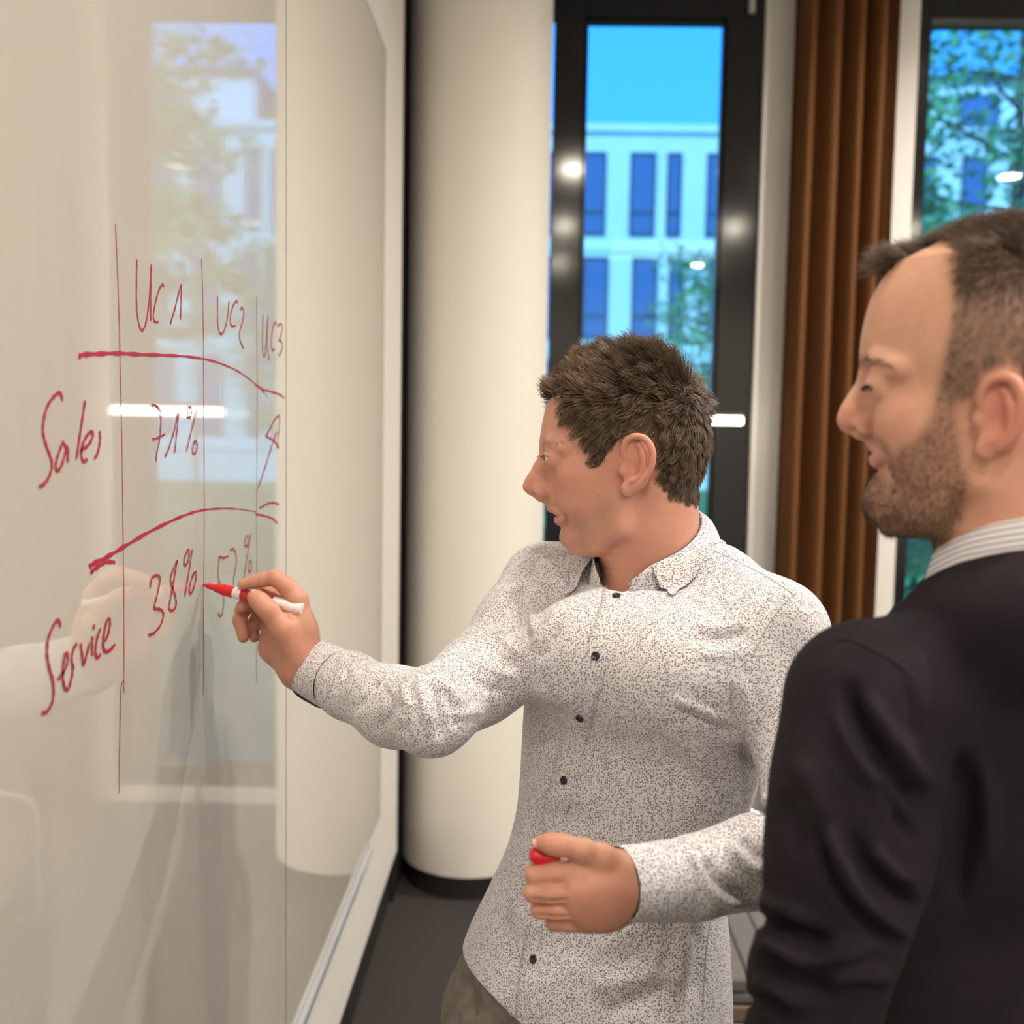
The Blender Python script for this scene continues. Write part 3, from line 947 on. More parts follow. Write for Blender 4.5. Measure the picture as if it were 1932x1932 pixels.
def build_head(H, D, h=0.0013):
    """one continuous surface for skull, face, ears and neck; D holds the traced landmarks"""
    L = H.L
    sc = D['sc']
    Fd = Field((-0.145, -0.115, -0.235), (0.150, 0.115, 0.165), h)
    # cranium
    for (px, py, rx, ry, rz) in D['cranium']:
        c = L(px, py); Fd.ell(c, (rx, ry, rz), 0.03)
    # face mass, lofted from brow to chin
    prof = np.array([list(L(a, b)[[0, 2]]) for a, b in D['front']])
    back = np.array([list(L(a, b, 0.05)[[0, 2]]) for a, b in D['back']])
    wid = np.array([[w, L(1000, b)[2]] for w, b in D['width']])
    sl, X, Y, Z = Fd.sub((-0.14, -0.1, prof[-1, 1] - 0.02), (0.14, 0.1, prof[0, 1] + 0.01))
    z = Z.ravel()
    o = lambda A: (A[np.argsort(A[:, 1])])
    I = lambda A: cubic(z, o(A)[:, 1], o(A)[:, 0])[None, None, :].astype(np.float32)
    xf, xb, w = I(prof), I(back), np.maximum(I(wid), 0.008)
    a = np.maximum(xf - xb, 0.012)
    px_ = np.maximum(X - xb, 0) / a + np.maximum(xb - X, 0) / 0.022
    n_ = D.get('n', 1.95)
    r = (px_ ** n_ + (np.abs(Y) / w) ** n_) ** (1 / n_)
    d = (r - 1) * np.minimum(a, w) * 0.9
    d = np.maximum(d, np.maximum(Z - prof[0, 1], prof[-1, 1] - Z))
    Fd.put(sl, d.astype(np.float32), 0.022, '+')
    # jaw
    j = D['jaw']
    for sgn in (1, -1):
        pts = [L(p[0], p[1], sgn * p[2]) for p in j]
        Fd.chain(pts, [p[3] for p in j], 0.022)
    c = D['chin']; Fd.ell(L(c[0], c[1]), c[2], 0.018)
    # neck
    nk = D['neck']
    Fd.chain([L(p[0], p[1]) for p in nk], [p[2] for p in nk], 0.026)
    for sgn in (1, -1):
        st = D['tendon']
        Fd.chain([L(p[0], p[1], sgn * p[2]) for p in st], [p[3] for p in st], 0.016)
    # brow, cheek bones, sockets
    for sgn in (1, -1):
        e = D['eye']
        ec = L(e[0], e[1], sgn * e[2])
        Fd.chain([ec + np.array(v) * np.array([1, sgn, 1]) * sc for v in ((-0.004, -0.016, 0.0135), (-0.002, 0.0, 0.0165), (-0.012, 0.018, 0.0125))], [0.0065 * sc, 0.007 * sc, 0.006 * sc], 0.014)
        Fd.ell(ec + np.array([0.013, 0.003 * sgn, 0.0]) * sc, np.array([0.0125, 0.020, 0.0110]) * sc, 0.009, '-')
        ck = D['cheek']
        for q in ck:
            Fd.ell(L(q[0], q[1], sgn * q[2]), q[3], 0.022)
    # nose
    ns = D['nose']
    Fd.chain([L(p[0], p[1]) for p in D['nosebody']], [p[2] for p in D['nosebody']], 0.012)
    Fd.chain([L(p[0], p[1]) for p in ns], [p[2] for p in ns], 0.009)
    al = D['ala']
    for sgn in (1, -1):
        Fd.ell(L(al[0], al[1], sgn * al[2]), al[3], 0.006)
        Fd.cap(L(al[0], al[1], sgn * al[2]), L(ns[-2][0] + 8, ns[-2][1], sgn * 0.003), 0.0055 * sc, 0.0050 * sc, 0.008)
    cl = D['columella']
    Fd.chain([L(p[0], p[1]) for p in cl], [0.0045 * sc] * len(cl), 0.006)
    no = D['nostril']
    for sgn in (1, -1):
        Fd.ell(L(no[0], no[1], sgn * no[2]), np.array([0.0058, 0.0042, 0.0028]) * sc, 0.0012, '-')
    # lips
    for key, rr in (('upper', 0.0037), ('lower', 0.0049)):
        q = D[key]
        for sgn in (1, -1):
            Fd.chain([L(p[0], p[1], sgn * p[2]) for p in q], [rr * sc * p[3] for p in q], 0.006)
    mt = D['mouth']
    for sgn in (1, -1):
        Fd.chain([L(p[0], p[1], sgn * p[2]) for p in mt], [p[3] for p in mt], 0.0025, '-')
    for q in D.get('furrow', []):
        for sgn in (1, -1):
            Fd.chain([L(p[0], p[1], sgn * p[2]) for p in q], [p[3] for p in q], 0.008, '-')
    # lids: a shell round the eyeball, opened by a slit
    eyes = []
    for sgn in (1, -1):
        e = D['eye']
        ec = L(e[0], e[1], sgn * e[2])
        R0 = 0.0118 * sc
        eyes.append((ec, R0))
        sl, X, Y, Z = Fd.sub(ec - 0.022, ec + 0.022)
        x, y, zz = X - ec[0], (Y - ec[1]) * sgn, Z - ec[2]
        rr = np.sqrt(x * x + y * y + zz * zz)
        shell = rr - (R0 + 0.0016 * sc)
        ang = np.degrees(np.arctan2(zz, np.maximum(x, 1e-4)))
        lat = np.degrees(np.arctan2(y, np.maximum(x, 1e-4)))
        f = np.clip(1 - (np.abs(lat - 8) / e[5]) ** 2.2, 0, 1)
        up_l, lo_l = e[3] * f + e[6] * (1 - f), e[4] * f + e[6] * (1 - f)
        mid = (up_l + lo_l) / 2; half = (up_l - lo_l) / 2
        slit = (np.abs(ang - mid) - half) * np.pi / 180 * np.maximum(rr, 0.004)      # negative inside the opening
        slit = np.where((x > -0.002) & (half > 0.6), slit, 0.02)
        Fd.put(sl, shell.astype(np.float32), 0.007, '+')
        cut = np.maximum(slit, -(rr - R0 + 0.0002))
        c = Fd.f[sl]
        Fd.f[sl] = smax(c, -np.maximum(slit, np.maximum(rr - 0.0175 * sc, -(rr - R0 * 0.97))).astype(np.float32), 0.0012)
        # lid crease
        if e[3] - e[4] > 6:
            pts = [ec + (R0 + 0.0030 * sc) * np.array([math.cos(math.radians(t)) * math.cos(math.radians(e[3] + 22)), sgn * math.sin(math.radians(t)), math.sin(math.radians(e[3] + 22)) * math.cos(math.radians(t) * .9)]) for t in (-40, -15, 15, 48)]
            Fd.chain(pts, 0.0007 * sc, 0.0025, '-')
    # ears
    for sgn in (1, -1):
        E = D['ear']
        T = lambda p: L(p[0], p[1], sgn * p[2])
        Fd.ell(L(E['disc'][0], E['disc'][1], sgn * E['disc'][2]), E['disc'][3], 0.006, '+',
               R=[[math.cos(E['tilt']), -sgn * math.sin(E['tilt']), 0], [sgn * math.sin(E['tilt']), math.cos(E['tilt']), 0], [0, 0, 1]])
        hx = catmull([np.array(p) for p in E['helix']], 4)
        Fd.chain([T(p) for p in hx], E['hr'], 0.003)
        an = catmull([np.array(p) for p in E['anti']], 3)
        Fd.chain([T(p) for p in an], E['hr'] * 0.95, 0.004)
        lb = E['lobe']; Fd.ell(T(lb), lb[3], 0.006)
        tg = E['tragus']; Fd.ell(T(tg), lb[3] * np.array([0.55, 0.9, 0.6]), 0.004)
        for q in E['hollow']:
            Fd.ell(T(q), q[3], 0.003, '-')
    V, F = Fd.mesh()
    V = relax(V, F, 2, 0.35)
    return V, F, eyes

def eye_parts(H, eyes, gaze, parent, root_loc, iris_col):
    m_w = MATS.get('eye_white') or mat('eye_white', (0.70, 0.66, 0.62, 1), 0.12)
    m_i = mat('iris_' + parent.name, iris_col, 0.08)
    for c, r in eyes:
        mb = MB()
        prof = [(r * math.sin(t), -r * math.cos(t)) for t in np.linspace(0.001, math.pi - 0.001, 18)]
        mb.lathe((0, 0, 0), prof, 24, False)
        V = H.W(np.array(mb.v) + c) - root_loc
        e = link('eye', mesh_np('eye', V, mb.f), m_w, parent)
        g = np.array(gaze) / np.linalg.norm(gaze)
        a = np.cross(g, [0, 0, 1]); a /= np.linalg.norm(a); b = np.cross(a, g)
        I = MB()
        rings = []
        for rad, hh in ((0.0, 1.035), (0.25, 1.03), (0.45, 1.0), (0.47, 0.95)):
            rings.append([c + r * (g * hh * math.sqrt(max(1 - rad * rad * 0.9, 0)) + (a * math.cos(t) + b * math.sin(t)) * rad) for t in np.linspace(0, 2 * math.pi, 20, endpoint=False)])
        Vv = [p for q in rings for p in q]
        Ff = [(i * 20 + k, i * 20 + (k + 1) % 20, i * 20 + 20 + (k + 1) % 20, i * 20 + 20 + k) for i in range(3) for k in range(20)]
        link('iris', mesh_np('iris', H.W(np.array(Vv)) - root_loc, Ff), m_i, e)

# ------------------------------------------------------------------ hair: tapered strands rooted in the scalp
def strands(roots, nrm, dirs, length, width, K=5, curl=0.15, lift=0.4, droop=0.0, R=None, flat=None, clump=None, clumpw=0.0):
    """vectorised three-sided strands; returns vertices, faces"""
    n = len(roots)
    d = dirs - nrm * np.sum(dirs * nrm, 1)[:, None]
    d /= np.linalg.norm(d, axis=1)[:, None] + 1e-9
    lift = np.asarray(lift).reshape(-1, 1) if hasattr(lift, '__len__') else lift
    P0 = roots - nrm * 0.001
    pts = [P0]
    cur = P0
    step = (length / (K - 1)).reshape(-1, 1)
    tang = d * (1 - lift) + nrm * lift
    tang /= np.linalg.norm(tang, axis=1)[:, None]
    jit = R.normal(0, curl, (n, 3))
    for k in range(1, K):
        f = k / (K - 1)
        t = tang * (1 - f * 0.55) + (d * 0.9 + nrm * 0.05) * f * 0.55 + jit * f + np.array([0, 0, -1]) * droop * f
        t /= np.linalg.norm(t, axis=1)[:, None]
        cur = cur + t * step
        pts.append(cur)
    C = np.stack(pts, 1)
    if clump is not None:
        ci = clump
        for k in range(K):
            f = (k / (K - 1)) ** 1.2 * clumpw
            C[:, k] = C[:, k] * (1 - f) + C[ci, k] * f
    T = np.gradient(C, axis=1)
    T /= np.linalg.norm(T, axis=2)[:, :, None] + 1e-9
    ref = nrm[:, None, :] + 0 * T
    A = np.cross(T, ref); A /= np.linalg.norm(A, axis=2)[:, :, None] + 1e-9
    Bv = np.cross(A, T)
    w = width.reshape(-1, 1) * np.linspace(1, 0.22, K)[None, :] ** 0.8
    V = np.empty((n, K, 3, 3))
    for j, an in enumerate((0, 2.094, 4.189)):
        V[:, :, j] = C + (A * math.cos(an) + Bv * 0.7 * math.sin(an)) * w[:, :, None]
    base = (np.arange(n) * K * 3)[:, None, None]
    F = []
    for k in range(K - 1):
        for j in range(3):
            j2 = (j + 1) % 3
            F.append(np.stack([base[:, 0, 0] + k * 3 + j, base[:, 0, 0] + k * 3 + j2, base[:, 0, 0] + (k + 1) * 3 + j2, base[:, 0, 0] + (k + 1) * 3 + j], 1))
    return V.reshape(-1, 3), np.concatenate(F)

def sample_surface(V, F, mask, n, R):
    fm = mask[F].all(1)
    Fs = F[fm]
    ar = np.linalg.norm(np.cross(V[Fs[:, 2]] - V[Fs[:, 0]], V[Fs[:, 3]] - V[Fs[:, 1]]), axis=1)
    i = R.choice(len(Fs), n, p=ar / ar.sum())
    u = R.dirichlet([1, 1, 1, 1], n)
    return np.einsum('nk,nkj->nj', u, V[Fs[i]]), Fs[i][:, 0]

def nearest(A, B):
    """index in B of the nearest point to each of A"""
    out = np.empty(len(A), int)
    for i in range(0, len(A), 2000):
        d = ((A[i:i + 2000, None, :] - B[None]) ** 2).sum(2)
        out[i:i + 2000] = d.argmin(1)
    return out

def sub_mesh(V, F, mask, off):
    """the faces under mask as a new cap lifted by off"""
    fm = mask[F].all(1)
    Fs = F[fm]
    u, inv = np.unique(Fs, return_inverse=True)
    Nn = vnormals(V, F)
    return V[u] + Nn[u] * off, inv.reshape(-1, 4)

# ------------------------------------------------------------------ skin
def skin_material(name):
    m = mat(name, (0.5, 0.28, 0.2, 1), 0.48)
    n = N(m)
    a = n.new('VertexColor', layer_name='tone')
    vec = n.coord()
    f = n.noise(vec, 120, 4, 0.6)
    col = n.mix(n.ramp(f, [(0.35, (0, 0, 0)), (0.7, (0.22, 0.22, 0.22))]), a.outputs[0], (0.48, 0.20, 0.14, 1))
    n.link(col, n.b.inputs['Base Color'])
    n.b.inputs['Subsurface Weight'].default_value = 0.12
    n.b.inputs['Subsurface Radius'].default_value = (0.009, 0.0035, 0.002)
    n.b.inputs['Subsurface Scale'].default_value = 1.0
    n.b.inputs['Specular IOR Level'].default_value = 0.42
    n.bump(n.noise(vec, 1500, 2), 0.10, 0.0006)
    return m
def hair_material(name):
    m = mat(name, (0.05, 0.03, 0.02, 1), 0.42)
    n = N(m)
    a = n.new('VertexColor', layer_name='tone')
    n.link(a.outputs[0], n.b.inputs['Base Color'])
    n.b.inputs['Specular IOR Level'].default_value = 0.35
    return m
# ================================================================== man writing on the board
from mathutils.bvhtree import BVHTree

def join_np(parts):
    Vs, Fs, n = [], [], 0
    for V, F in parts:
        Vs.append(V); Fs.append(F + n); n += len(V)
    return np.concatenate(Vs), np.concatenate(Fs)

def Pl(lst):
    """(px, py, depth, radius) list -> world points, radii"""
    return [P(a, b, c) for a, b, c, _ in lst], [r for *_, r in lst]

D1 = dict(
    sc=1.0,
    cranium=[(1184, 803, 0.0950, 0.0755, 0.0940), (1236, 850, 0.058, 0.066, 0.066)],
    front=[(1045, 742), (1033, 780), (1024, 815), (1021, 842), (1028, 858), (1034, 880), (1035, 905), (1034, 930), (1034, 946), (1046, 960), (1060, 972), (1062, 985), (1070, 999), (1070, 1014), (1076, 1026), (1094, 1034)],
    back=[(1180, 742), (1180, 900), (1178, 950), (1172, 985), (1145, 1015), (1115, 1036)],
    width=[(0.064, 742), (0.068, 800), (0.066, 845), (0.065, 885), (0.060, 925), (0.053, 965), (0.042, 1000), (0.031, 1022), (0.020, 1036)],
    jaw=[(1176, 950, 0.053, 0.0125), (1168, 990, 0.0515, 0.0120), (1126, 1014, 0.034, 0.012), (1094, 1021, 0.015, 0.011)],
    chin=(1082, 1011, (0.0125, 0.016, 0.012)),
    neck=[(1236, 905, 0.048), (1231, 980, 0.0525), (1228, 1050, 0.0565), (1230, 1125, 0.063)],
    tendon=[(1230, 930, 0.052, 0.009), (1202, 1010, 0.038, 0.009), (1172, 1095, 0.014, 0.009)],
    eye=(1049, 864, 0.0320, 19, -15, 62, -4),
    cheek=[(1094, 892, 0.044, (0.022, 0.013, 0.015)), (1108, 932, 0.037, (0.025, 0.015, 0.028))],
    nose=[(1033, 856, 0.0068), (1021, 884, 0.0070), (1008, 905, 0.0068), (1000, 917, 0.0076)],
    nosebody=[(1042, 858, 0.0070), (1035, 888, 0.0088), (1027, 918, 0.0098)],
    ala=(1023, 926, 0.0098, (0.0092, 0.0052, 0.0070)),
    columella=[(1006, 927), (1022, 936), (1033, 942)],
    nostril=(1011, 931, 0.0098),
    upper=[(1041, 957, 0, 1), (1044, 958, 0.008, 1.0), (1054, 963, 0.017, 0.85), (1067, 969, 0.024, 0.55)],
    lower=[(1057, 980, 0, 1), (1059, 980, 0.009, 0.95), (1064, 977, 0.017, 0.75), (1069, 971, 0.024, 0.5)],
    mouth=[(1040, 968, 0, 0.0024), (1052, 969, 0.010, 0.0024), (1064, 970, 0.021, 0.0010)],
    furrow=[[(1040, 925, 0.022, 0.0006), (1052, 945, 0.029, 0.0006)]],
    ear=dict(disc=(1200, 872, 0.0780, (0.0185, 0.0042, 0.0340)), tilt=0.30,
             helix=[(1184, 866, 0.0750), (1177, 850, 0.0765), (1181, 833, 0.0800), (1196, 825, 0.0840), (1214, 828, 0.0885), (1226, 843, 0.0925), (1229, 864, 0.0930), (1223, 886, 0.0905), (1211, 904, 0.0865), (1198, 918, 0.0820)],
             anti=[(1204, 840, 0.0830), (1212, 858, 0.0870), (1211, 880, 0.0865), (1201, 898, 0.0830), (1190, 904, 0.0800)],
             hr=0.0031, lobe=(1185, 918, 0.0775, np.array((0.0085, 0.0042, 0.0095))), tragus=(1175, 886, 0.0735),
             hollow=[(1193, 879, 0.0860, (0.0080, 0.0070, 0.0125)), (1195, 849, 0.0880, (0.0060, 0.0050, 0.0085))]),
)
H1 = HeadFrame(1190, 850, 1.30, math.radians(9))
hV, hF, eyes1 = build_head(H1, D1)
hN = vnormals(hV, hF)
ROOT1 = np.array([P(1110, 1900, 1.31)[0], P(1110, 1900, 1.31)[1], 0.0])

def polyL(H, pts):
    return [tuple(H.L(q[0], q[1], 0.062 if len(q) < 3 else q[2])[[0, 2]]) for q in pts]

def lip_tone(H, V, C, D, lip):
    q = V.copy(); q[:, 1] = np.abs(q[:, 1])
    for key, rr in (('upper', 0.0050), ('lower', 0.0062)):
        pts = [H.L(p[0], p[1], p[2]) for p in D[key]]
        for i in range(len(pts) - 1):
            a, b = pts[i], pts[i + 1]
            d = b - a
            t = np.clip((q - a) @ d / (d @ d), 0, 1)
            r = np.linalg.norm(q - a - t[:, None] * d, axis=1)
            r0 = rr * (D[key][i][3] * (1 - t) + D[key][i + 1][3] * t) * D['sc']
            w = (np.clip((r0 * 1.30 - r) / (r0 * 0.35), 0, 1) * 0.85)[:, None]
            C[:] = C * (1 - w) + np.array(lip) * w

def head_tone(H, V, Nn, D, base, lip, red, stub, scr):
    """colour of the skin itself: lips, flush, shaved beard area, brows"""
    C = np.tile(np.array(base), (len(V), 1))
    q = V.copy(); q[:, 1] = np.abs(q[:, 1])
    def mixc(w, col):
        C[:] = C * (1 - w[:, None]) + np.array(col) * w[:, None]
    for px, py, y, w, k in red:
        mixc(np.clip(blob(q - H.L(px, py, y), np.array(w)) * k, 0, 1), (0.62, 0.22, 0.165))
    wst = np.zeros(len(V))
    for px, py, y, w, k in stub:
        wst = np.maximum(wst, np.clip(blob(q - H.L(px, py, y), np.array(w)) * k, 0, 1))
    mixc(wst, scr)
    lip_tone(H, V, C, D, lip)
    return C

skin1 = skin_material('skin_writer')
C1 = head_tone(H1, hV, hN, D1, (0.60, 0.300, 0.210), (0.54, 0.215, 0.185),
               [(1003, 915, 0, (0.018, 0.02, 0.016), 0.55), (1200, 870, 0.085, (0.025, 0.02, 0.04), 0.6), (1085, 905, 0.055, (0.022, 0.02, 0.02), 0.35), (1215, 1020, 0.05, (0.05, 0.03, 0.05), 0.30)],
               [(1100, 1000, 0.045, (0.035, 0.03, 0.022), 0.85), (1150, 975, 0.05, (0.024, 0.02, 0.030), 0.8), (1065, 1012, 0.0, (0.018, 0.03, 0.014), 0.75), (1042, 948, 0.01, (0.010, 0.02, 0.006), 0.55)], (0.36, 0.205, 0.145))
# small moles
for px, py in ((1118, 931), (1063, 967), (1069, 831)):
    c = H1.L(px, py)
    m = (np.linalg.norm(hV[:, [0, 2]] - c[[0, 2]], axis=1) < 0.0011) & (hV[:, 1] > 0)
    C1[m] = (0.20, 0.09, 0.06)
head1 = (H1.W(hV), hF)

# ---- hands -----------------------------------------------------------
def hand(spec, h=0.0012):
    allp = np.array([p for ch in spec['chains'] for p in Pl(ch[0])[0]])
    Fd = Field(allp.min(0) - 0.04, allp.max(0) + 0.04, h)
    for ch, k in spec['chains']:
        p, r = Pl(ch); Fd.chain(p, r, k)
    for ch, k in spec.get('cuts', []):
        p, r = Pl(ch); Fd.chain(p, r, k, '-')
    V, F = Fd.mesh()
    return relax(V, F, 2, 0.35), F

RH = dict(chains=[
    ([(625, 1292, 1.375, 0.0285), (578, 1255, 1.375, 0.0265), (556, 1215, 1.375, 0.0245)], 0.012),
    ([(572, 1255, 1.372, 0.025), (566, 1190, 1.368, 0.021), (560, 1133, 1.366, 0.0150)], 0.016),
    ([(570, 1258, 1.378, 0.024), (548, 1195, 1.384, 0.021), (544, 1150, 1.386, 0.0145)], 0.016),
    ([(566, 1262, 1.385, 0.023), (532, 1210, 1.396, 0.020), (527, 1168, 1.402, 0.0135)], 0.016),
    ([(562, 1266, 1.392, 0.021), (518, 1222, 1.406, 0.018), (512, 1185, 1.412, 0.0125)], 0.016),
    # thumb, closing on the pen from the viewer's side
    ([(566, 1238, 1.356, 0.019), (534, 1186, 1.345, 0.0150), (505, 1150, 1.338, 0.0118), (488, 1133, 1.341, 0.0104), (480, 1126, 1.344, 0.0088)], 0.010),
    # index finger over the pen
    ([(560, 1130, 1.366, 0.0140), (541, 1106, 1.366, 0.0118), (519, 1090, 1.367, 0.0112)], 0.006),
    ([(519, 1090, 1.367, 0.0110), (498, 1093, 1.369, 0.0095), (482, 1097, 1.371, 0.0092), (459, 1103, 1.372, 0.0076)], 0.004),
    # middle finger under the pen
    ([(544, 1150, 1.386, 0.0138), (500, 1118, 1.394, 0.0112), (470, 1132, 1.393, 0.0098), (456, 1146, 1.388, 0.0084)], 0.004),
    # ring finger, hanging curled
    ([(527, 1168, 1.402, 0.0130), (480, 1138, 1.412, 0.0108), (457, 1152, 1.408, 0.0098), (452, 1170, 1.402, 0.0092), (459, 1202, 1.398, 0.0078)], 0.004),
    # little finger, tucked behind
    ([(512, 1185, 1.412, 0.0118), (487, 1165, 1.424, 0.0095), (476, 1180, 1.420, 0.0086), (480, 1202, 1.414, 0.0074)], 0.004),
], cuts=[])
LH = dict(chains=[
    ([(1262, 1664, 1.00, 0.0270), (1205, 1666, 0.985, 0.0262), (1165, 1670, 0.972, 0.0255)], 0.012),
    ([(1190, 1655, 0.980, 0.023), (1135, 1646, 0.962, 0.0185), (1092, 1645, 0.951, 0.0135)], 0.016),
    ([(1190, 1668, 0.978, 0.023), (1135, 1676, 0.958, 0.0190), (1086, 1680, 0.946, 0.0140)], 0.016),
    ([(1190, 1676, 0.980, 0.022), (1138, 1698, 0.962, 0.0172), (1092, 1710, 0.951, 0.0128)], 0.016),
    ([(1192, 1682, 0.985, 0.020), (1145, 1716, 0.968, 0.0152), (1106, 1734, 0.959, 0.0112)], 0.016),
    # thumb
    ([(1178, 1645, 0.968, 0.015), (1135, 1618, 0.952, 0.0120), (1100, 1604, 0.944, 0.0098), (1062, 1595, 0.942, 0.0088), (1040, 1592, 0.944, 0.0082), (1019, 1590, 0.950, 0.0066)], 0.008),
    # index to little finger: knuckle, bend, tip curled back to the palm
    ([(1092, 1645, 0.950, 0.0120), (1046, 1647, 0.948, 0.0100), (1009, 1650, 0.953, 0.0094)], 0.0015),
    ([(1009, 1650, 0.953, 0.0094), (1010, 1652, 0.980, 0.0088), (1040, 1652, 0.990, 0.0078)], 0.002),
    ([(1086, 1682, 0.946, 0.0122), (1040, 1684, 0.944, 0.0097), (1006, 1684, 0.950, 0.0092)], 0.0015),
    ([(1006, 1684, 0.950, 0.0092), (1008, 1685, 0.980, 0.0086), (1040, 1684, 0.988, 0.0078)], 0.002),
    ([(1090, 1713, 0.950, 0.0115), (1050, 1716, 0.950, 0.0090), (1018, 1716, 0.956, 0.0085)], 0.0015),
    ([(1018, 1716, 0.956, 0.0085), (1021, 1716, 0.982, 0.0080), (1050, 1714, 0.990, 0.0072)], 0.002),
    ([(1106, 1738, 0.958, 0.0104), (1070, 1742, 0.960, 0.0080), (1044, 1741, 0.966, 0.0075)], 0.0015),
    ([(1044, 1741, 0.966, 0.0075), (1047, 1740, 0.986, 0.0070), (1072, 1738, 0.992, 0.0064)], 0.002),
], cuts=[([(1000, 1667, 0.938, 0.0022), (1040, 1667, 0.936, 0.0016), (1068, 1666, 0.934, 0.0008)], 0.003),
         ([(1000, 1700, 0.940, 0.0022), (1040, 1700, 0.937, 0.0016), (1068, 1698, 0.935, 0.0008)], 0.003),
         ([(1012, 1729, 0.947, 0.0022), (1045, 1729, 0.944, 0.0016), (1075, 1727, 0.942, 0.0008)], 0.003)])
rh = hand(RH); lh = hand(LH)

def hand_tone(V, base):
    C = np.tile(np.array(base), (len(V), 1))
    w = np.clip(vnoise(V, 90, 3) * 0.25 + 0.2, 0, 0.5)
    return C * (1 - w[:, None]) + np.array((0.60, 0.24, 0.17)) * w[:, None]

# ---- torso, arms, legs in one frame ------------------------------------
U1 = np.array([0.75, -0.66, 0.0]); V1 = np.array([-0.66, -0.75, 0.0])       # his left, his front

def torso_sections(rows, d, ratio, k=1.0, shrink=0.0):
    zs, cx, cy, a, b = [], [], [], [], []
    for py, l, r in rows:
        c = P((l + r) / 2, py, d)
        h = (r - l) / 2 * d / FPX
        A = h / math.sqrt(U1[0] ** 2 + (ratio * U1[1]) ** 2) - shrink
        zs.append(c[2]); cx.append(c[0]); cy.append(c[1]); a.append(A); b.append(A * ratio)
    o = np.argsort(zs)
    g = lambda q: [q[i] for i in o]
    return g(zs), g(cx), g(cy), g(a), g(b)

ROWS1 = [(1115, 1100, 1370), (1180, 1018, 1440), (1300, 1000, 1432), (1400, 992, 1414), (1490, 988, 1392), (1565, 980, 1364), (1640, 958, 1350), (1720, 922, 1353), (1800, 884, 1356), (1940, 850, 1354), (2060, 840, 1345)]
def torso1(Fd, shrink=0.0, k=0.03):
    zs, cx_, cy_, a, b_ = torso_sections(ROWS1, 1.315, 0.66, shrink=shrink)
    Fd.loft(zs, cx_, cy_, a, b_, U1, V1, k, 2.25)
def shoulders1(Fd, s=0.0, k=0.03):
    Fd.chain(*Pl([(1228, 1128, 1.335, 0.046 - s), (1120, 1098, 1.385, 0.052 - s), (1036, 1112, 1.425, 0.063 - s)]), k)
    Fd.chain(*Pl([(1232, 1128, 1.325, 0.046 - s), (1345, 1110, 1.275, 0.050 - s), (1453, 1198, 1.205, 0.063 - s)]), k)
def arms1(Fd, s=0.0, k=0.03):
    Fd.chain(*Pl([(1036, 1118, 1.425, 0.062 - s), (985, 1185, 1.37, 0.058 - s), (905, 1282, 1.285, 0.0505 - s), (815, 1345, 1.205, 0.0475 - s)]), k)
    Fd.chain(*Pl([(815, 1345, 1.205, 0.0470 - s), (745, 1333, 1.26, 0.0465 - s), (660, 1294, 1.335, 0.0400 - s), (584, 1257, 1.385, 0.0305 - s * 0.4)]), 0.02)
    Fd.chain(*Pl([(1453, 1202, 1.205, 0.062 - s), (1480, 1330, 1.17, 0.055 - s)]), k)
    Fd.chain(*Pl([(1480, 1330, 1.17, 0.055 - s), (1512, 1462, 1.12, 0.0450 - s), (1526, 1600, 1.075, 0.0470 - s)]), 0.006)
    Fd.chain(*Pl([(1524, 1606, 1.075, 0.0490 - s), (1430, 1624, 1.04, 0.0465 - s), (1310, 1656, 1.015, 0.0400 - s), (1180, 1668, 0.975, 0.0310 - s * 0.4)]), 0.006)

# skin body under the clothes, then legs, as one low-resolution field
zf = lambda px, py, d: P(px, py, d)
bd = Field((-0.35, 0.80, -0.01), (0.45, 1.72, 1.62), 0.008)
torso1(bd, 0.018); shoulders1(bd, 0.014); arms1(bd, 0.012)
hipR, hipL = P(985, 1925, 1.39), P(1190, 1975, 1.26)
footR = np.array([hipR[0] - 0.03, hipR[1] + 0.03, 0.0]); footL = np.array([hipL[0] + 0.05, hipL[1] - 0.02, 0.0])
def legs1(Fd, s=0.0):
    for hp, ft in ((hipR, footR), (hipL, footL)):
        kn = (hp + ft) / 2 + np.array([-0.02, -0.02, 0.02])
        Fd.chain([hp, kn, ft + np.array([0, 0, 0.09])], [0.092 - s, 0.066 - s, 0.052 - s], 0.04)
legs1(bd, 0.014)
bV, bF = bd.mesh()
bodyV, bodyF = join_np([head1, rh, lh, (bV, bF)])
base1 = (0.55, 0.275, 0.185)
bodyC = np.concatenate([C1, hand_tone(rh[0], base1), hand_tone(lh[0], base1), np.tile(np.array(base1), (len(bV), 1))])
me = mesh_np('person', bodyV - ROOT1, bodyF)
set_color(me, 'tone', bodyC)
man1 = link('person', me, skin1, None, ROOT1)
tag(man1, 'man in white spotted shirt writing on the board with a red marker', 'person', 'men at the whiteboard')
eye_parts(H1, eyes1, (1.0, 0.05, -0.22), man1, ROOT1, (0.10, 0.10, 0.05, 1))

# finger nails of the thumb holding the cap
m_nail = mat('nail', (0.66, 0.36, 0.27, 1), 0.25)
def nail(c, ax, nrm, l, w, parent, root):
    ax = ax / np.linalg.norm(ax); nrm = nrm - ax * (nrm @ ax); nrm /= np.linalg.norm(nrm); sd = np.cross(ax, nrm)
    V, F = [], []
    for i in range(7):
        for j in range(7):
            u, v = (i - 3) / 3, (j - 3) / 3
            uu, vv = u * math.sqrt(1 - v * v / 2), v * math.sqrt(1 - u * u / 2)
            V.append(c + ax * uu * l + sd * vv * w + nrm * (0.0006 - 0.0028 * vv * vv * (w / 0.005)))
    for i in range(6):
        for j in range(6):
            a = i * 7 + j; F.append((a, a + 1, a + 8, a + 7))
    link('nail', mesh_np('nail', np.array(V) - root, F), m_nail, parent)

